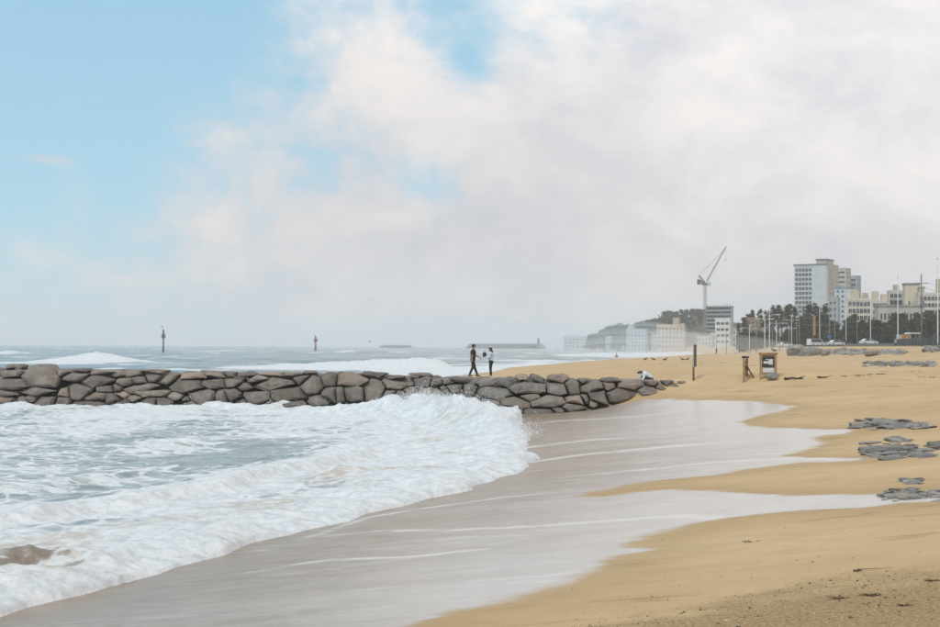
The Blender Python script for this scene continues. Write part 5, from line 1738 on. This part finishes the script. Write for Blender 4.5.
def wire(label, a, b, sag):
    pts = []
    for i in range(13):
        f = i / 12; p_ = Vector(a).lerp(Vector(b), f); p_.z -= sag * 4 * f * (1 - f); pts.append(p_)
    tag(MB().tube(pts, .022, 4).build('overhead_wire', M_POLEG), label, 'wire')


qa = P(937.5, 280, 159); qc = P(857, 318, 285)
wire('upper wire sagging from the utility pole towards the tallest mast', ptop + Vector((.9, 0, h * .88)), P(960, 279.5, 185), .5)
wire('second wire slung below the upper wire on the utility pole', ptop + Vector((.6, 0, h * .815)), P(960, 293, 185), .4)
wire('long wire running inland low across the shelter belt', ptop + Vector((-.6, 0, h * .62)), P(800, 324, 330), 1.6)

# small road signs, banner, fence
q = P(829.5, 336, 330); z0 = gz(q.x, 330)
t = thing('road_sign', 'small blue round road sign by the grey street lamp', 'sign', (q.x, 330, z0))
MB().tube([(0, 0, -.2), (0, 0, 2.6)], .06, 6).build('post', M_POLEG, t)
MB().tube([(0, -.10, 2.4), (0, -.06, 2.4)], .55, 14).build('disc', mat('sign_blue', (.06, .14, .32), .5, .05, 1), t)
q = P(814.8, 316, 330); z0 = gz(q.x, 330)
t = thing('banner', 'tall narrow orange banner on a pole in front of the shelter belt', 'banner', (q.x, 330, z0))
hb_ = q.z - z0
MB().tube([(-.42, 0, -.2), (-.42, 0, hb_ + .2)], .06, 8).build('pole', M_POLEG, t)
MB().box(-.355, .18, -.02, .02, hb_ - 4.9, hb_).build('cloth', M_ORANGE, t)
MB().tube([(-.42, 0, hb_ + .03), (.44, 0, hb_ + .03)], .03, 6).build('top_bar', M_POLEG, t)

M_FENCE = mat('dark_mesh_fence', (.085, .09, .085), .8, .15, 1)
fy0, fy1 = 186.0, 236.0
t = thing('mesh_fence', 'dark grey mesh fence along the top of the beach', 'fence', (0, 0, 0))
n_ = 20
for i in range(n_):
    ya = fy0 + (fy1 - fy0) * i / n_; yb = fy0 + (fy1 - fy0) * (i + 1) / n_
    xa, xb = float(road_x(ya)) - .5, float(road_x(yb)) - .5
    za, zb = gz(xa, ya), gz(xb, yb); hf = 1.75 if i < 9 else 1.25
    MB().tube([(xa, ya, za - .2), (xa, ya, za + hf + .12)], .05, 6).build('post', M_POLEG, t)
    MB().add([(xa - .02, ya + .06, za + .05), (xb - .02, yb - .06, zb + .05), (xb - .02, yb - .06, zb + hf), (xa - .02, ya + .06, za + hf),
              (xa + .02, ya + .06, za + .05), (xb + .02, yb - .06, zb + .05), (xb + .02, yb - .06, zb + hf), (xa + .02, ya + .06, za + hf)],
             [(0, 1, 2, 3), (7, 6, 5, 4), (0, 4, 5, 1), (1, 5, 6, 2), (2, 6, 7, 3), (3, 7, 4, 0)]).build('panel', M_FENCE, t)

# ------------------------------------------------------------------ vehicles
M_TYRE = mat('tyre', (.02, .02, .02), .9, .2, 5)
M_CARGL = mat('car_glass', (.03, .035, .04), .1, .1, 1, spec=.6)
M_HEAD = mat('head_lamp', (.7, .7, .68), .2, .05, 1)
M_TAIL = mat('tail_lamp', (.40, .03, .02), .3, .05, 1)


def car(label, u, Y, rz, paint, kind='car', name='parked_car', cat='car'):
    q = P(u, 343, Y); z0 = gz(q.x, Y) + .05
    t = thing(name, label, cat, (q.x, Y, z0), rz)
    if kind == 'car':
        L = 4.4
        body = [(-2.2, .30), (2.18, .30), (2.2, .62), (1.95, .80), (1.0, .93), (-1.75, .95), (-2.15, .88), (-2.22, .5)]
        cab = [(1.05, .93), (.35, 1.42), (-1.0, 1.45), (-1.75, .95)]
    elif kind == 'van':
        L = 4.9
        body = [(-2.45, .30), (2.4, .30), (2.45, .8), (2.0, 1.05), (-2.45, 1.05)]
        cab = [(2.0, 1.05), (1.35, 1.95), (-2.4, 1.98), (-2.45, 1.05)]
    else:
        L = 5.2
        body = [(-2.6, .45), (2.55, .45), (2.6, 1.1), (.9, 1.12), (-2.6, .75)]
        cab = [(2.58, 1.11), (2.2, 2.0), (.95, 2.05), (.9, 1.12)]
    MB().prism(body, -.86, .86).build('body', paint, t)
    c = MB().prism(cab, -.74, .74).build('cabin', paint, t)
    g = [(x * .90 + .0, z * .92 + .09) for x, z in cab]
    for s in (-1, 1): MB().prism(g, s * .745 - .006, s * .745 + .006).build('side_window', M_CARGL, c)
    if kind == 'truck':
        bx = MB().box(-2.6, .8, -.92, .92, .76, 2.55, bev=.04).build('cargo_box', M_CARGO, t)
        MB().box(-2.4, .6, -.935, -.921, 1.9, 2.35).build('stripe', M_PAPER, bx)
    else:
        MB().add([(cab[0][0] - .03, -.66, cab[0][1] + .04), (cab[0][0] - .03, .66, cab[0][1] + .04), (cab[1][0] + .04, .62, cab[1][1] - .05), (cab[1][0] + .04, -.62, cab[1][1] - .05)], [(0, 1, 2, 3)]).build('windscreen', M_CARGL, c)
    for x in (-L * .31, L * .31):
        for s in (-1, 1):
            w = MB().tube([(x, s * .68, .32), (x, s * .88, .32)], .32, 14).build('wheel', M_TYRE, t)
            MB().tube([(x, s * .881, .32), (x, s * .90, .32)], .17, 10).build('rim', M_FRAME, w)
    for s in (-1, 1):
        MB().box(L / 2 - .08, L / 2 + .02, s * .62 - .16, s * .62 + .16, .58, .72).build('headlight', M_HEAD, t)
        MB().box(-L / 2 - .04, -L / 2 + .06, s * .66 - .12, s * .66 + .12, .68, .84).build('tail_light', M_TAIL, t)
    return t


M_CARGO = mat('cargo_yellow', (.38, .26, .12), .6, .12, 1)
M_WHITE = mat('white_paint', (.66, .66, .66), .35, .05, 1)
M_SILVER = mat('silver_paint', (.40, .41, .42), .35, .06, 1)
M_DARKP = mat('dark_paint', (.05, .055, .06), .35, .06, 1)
car('white saloon car parked alone next to the mesh fence', 868.5, 322, R(12), M_WHITE)
car('white car parked between the grey street lamps and the yellow truck', 836, 335, R(20), M_WHITE)
car('silver car parked at the seaward side of the blue road sign', 824, 350, R(-15), M_SILVER)
car('yellow-sided box truck parked beside the white double-armed lamp', 851, 395, R(35), M_WHITE, 'truck', 'box_truck', 'truck')
car('white van parked below the orange banner', 815.5, 345, R(30), M_WHITE, 'van', 'parked_van', 'van')
car('white car half hidden behind the big rounded boulder', 785.5, 400, R(10), M_WHITE)
car('dark car parked near the end of the lamp row', 777, 430, R(14), M_DARKP)
car('white car parked by the brown brick block', 759.5, 470, R(10), M_WHITE)
car('silver car parked under the low dark pines', 783, 420, R(-10), M_SILVER)
car('pale van parked behind the mesh fence', 899.5, 262, R(75), M_SILVER, 'van', 'parked_van', 'van')
car('dark car parked before the shelter belt pines, landward of the white saloon', 843, 345, R(10), M_DARKP)

q = P(913, 335, 232); z0 = gz(q.x, 232)
t = thing('beach_shelter', 'small white-framed open shelter behind the mesh fence', 'shelter', (q.x, 232, z0), .2)
for x in (-.85, .85):
    for y in (-.6, .6): MB().box(x - .05, x + .05, y - .05, y + .05, -.2, 2.1).build('post', M_POLEW, t)
MB().prism([(-1.15, 2.1), (1.15, 2.1), (1.0, 2.35), (-1.0, 2.35)], -.9, .9).build('roof', M_POLEW, t)
MB().box(-.7, .7, .2, .5, .42, .50).build('bench', M_WOOD, t)
q = P(905.5, 338, 240); z0 = gz(q.x, 240)
t = thing('warning_sign', 'orange and yellow warning board standing behind the fence', 'sign', (q.x, 240, z0), .1)
for x in (-.4, .4): MB().box(x - .04, x + .04, -.04, .04, -.2, 1.3).build('leg', M_POLEG, t)
MB().box(-.75, .75, -.07, -.041, .85, 2.15, bev=.01).build('board', M_ORANGE, t)

# ------------------------------------------------------------------ navigation lights and breakwaters at sea
M_TOWER = mat('beacon_grey', (.16, .155, .15), .8, .2, 1)
M_TOWERR = mat('beacon_red', (.30, .13, .09), .8, .2, 1)


def beacon(label, u, vt, vb, Y, m_):
    k = Y / F; q = P(u, vb, Y); h = (vb - vt) * k
    t = thing('navigation_beacon', label, 'beacon', (q.x, Y, 0)); z0 = max(q.z, 0.0); h += z0
    MB().tube([(0, 0, -2), (0, 0, .5)], [1.7 * k, 1.4 * k], 14).build('foundation', M_KERB, t, True)
    MB().tube([(0, 0, .4), (0, 0, h * .55)], [1.0 * k, .85 * k], 14).build('column', m_, t, True)
    MB().tube([(0, 0, h * .55), (0, 0, h * .60), (0, 0, h * .64)], [1.2 * k, 2.1 * k, 2.1 * k], 14).build('gallery', m_, t)
    MB().tube([(0, 0, h * .64), (0, 0, h * .82)], [1.0 * k, .9 * k], 12).build('lantern', M_TOWER, t, True)
    MB().tube([(0, 0, h * .82), (0, 0, h * .87)], [1.2 * k, .3 * k], 12).build('lantern_roof', m_, t, True)
    MB().tube([(-.5 * k, 0, h * .85), (-.9 * k, 0, h)], .18 * k, 6).build('aerial', M_TOWER, t)
    for i in range(8):
        a = i * math.pi / 4
        MB().tube([(math.cos(a) * 1.95 * k, math.sin(a) * 1.95 * k, h * .64), (math.cos(a) * 1.95 * k, math.sin(a) * 1.95 * k, h * .72)], .12 * k, 5).build('railing_post', M_TOWER, t)


beacon('tall dark navigation beacon with a gallery standing in the sea', 163.3, 326, 347.0, 560, M_TOWER)
beacon('smaller reddish navigation beacon farther out at sea', 315.5, 334, 347.0, 800, M_TOWERR)


def breakwater(label, u0, u1, vt, Y, seed):
    r_ = random.Random(seed); a, b = P(u0, 346, Y), P(u1, 346, Y); zt = P((u0 + u1) / 2, vt, Y).z
    t = thing('breakwater', label, 'breakwater', ((a.x + b.x) / 2, Y, 0)); L = b.x - a.x
    MB().prism([(-L / 2, -2), (L / 2, -2), (L / 2 - 4, zt * .8), (-L / 2 + 5, zt * .8)], -6, 6).build('mound', M_TOWER, t)
    MB().box(-L / 2 + 6, L / 2 - 5, -1.5, 1.5, zt * .802, zt).build('cap_wall', M_KERB, t)
    var = [rock_mesh('armour_stone', seed * 9 + i, M_GROYNE, 2, .8) for i in range(3)]
    for i in range(int(L / 9)):
        o = link('armour_stone', r_.choice(var), t); o.location = (-L / 2 + 2 + i * 9 + r_.uniform(-1, 1), -6.2 + r_.uniform(-.6, .4), r_.uniform(.2, zt * .5)); o.scale = (r_.uniform(7, 10), 5, r_.uniform(2.4, 4.4))
    return t


breakwater('low dark breakwater alone on the open horizon', 380, 413, 345.0, 2700, 3)
breakwater('long breakwater carrying the small harbour light', 466, 546, 343.6, 2500, 4)
q = P(538.5, 346, 2500)
t = thing('harbour_light', 'small harbour lighthouse on the end of the long breakwater', 'lighthouse', (q.x, 2500, P(538, 343.8, 2500).z))
hl = 6.0 * 2500 / F
MB().tube([(0, 0, -.5), (0, 0, hl * .7)], [2.6, 2.0], 12).build('tower', M_TOWER, t, True)
MB().tube([(0, 0, hl * .7), (0, 0, hl * .76)], 3.0, 12).build('gallery', M_TOWER, t)
MB().tube([(0, 0, hl * .76), (0, 0, hl * .9), (0, 0, hl)], [1.6, 1.6, .3], 10).build('lantern', M_TOWER, t)
gull('gull perched on the aerial of the tall dark navigation beacon', P(161.6, 327.4, 559.4), 2.6, s=1.6)

# ------------------------------------------------------------------ air
def volume(name, me, density, col, label, aniso=0.0):
    m, n, out = new_mat(name + '_air')
    v = n.node('ShaderNodeVolumePrincipled', {'Color': col, 'Density': density, 'Anisotropy': aniso})
    n.l.new(v.outputs[0], out.inputs['Volume'])
    me.materials.append(m)
    o = link(name, me); tag(o, label, 'haze', kind='stuff')
    return o


hz = MB().box(-12000, 12000, -60, 15000, -4.5, 105)
volume('haze', hz.mesh('haze', []), 0.00028, (.97, .975, .98), 'pale sea haze over the whole shore')
sp_ = MB()
for c_, r_3 in (((72, 560, 1.0), (38, 260, 9)), ((80, 700, 1.5), (44, 220, 13)), ((62, 520, .5), (30, 210, 5)), ((88, 780, 2), (40, 240, 17))): sp_.ball(c_, r_3, 3)
volume('sea_spray', sp_.mesh('sea_spray', []), 0.0024, (.95, .95, .95), 'drifting spray hanging over the far surf and hotels')
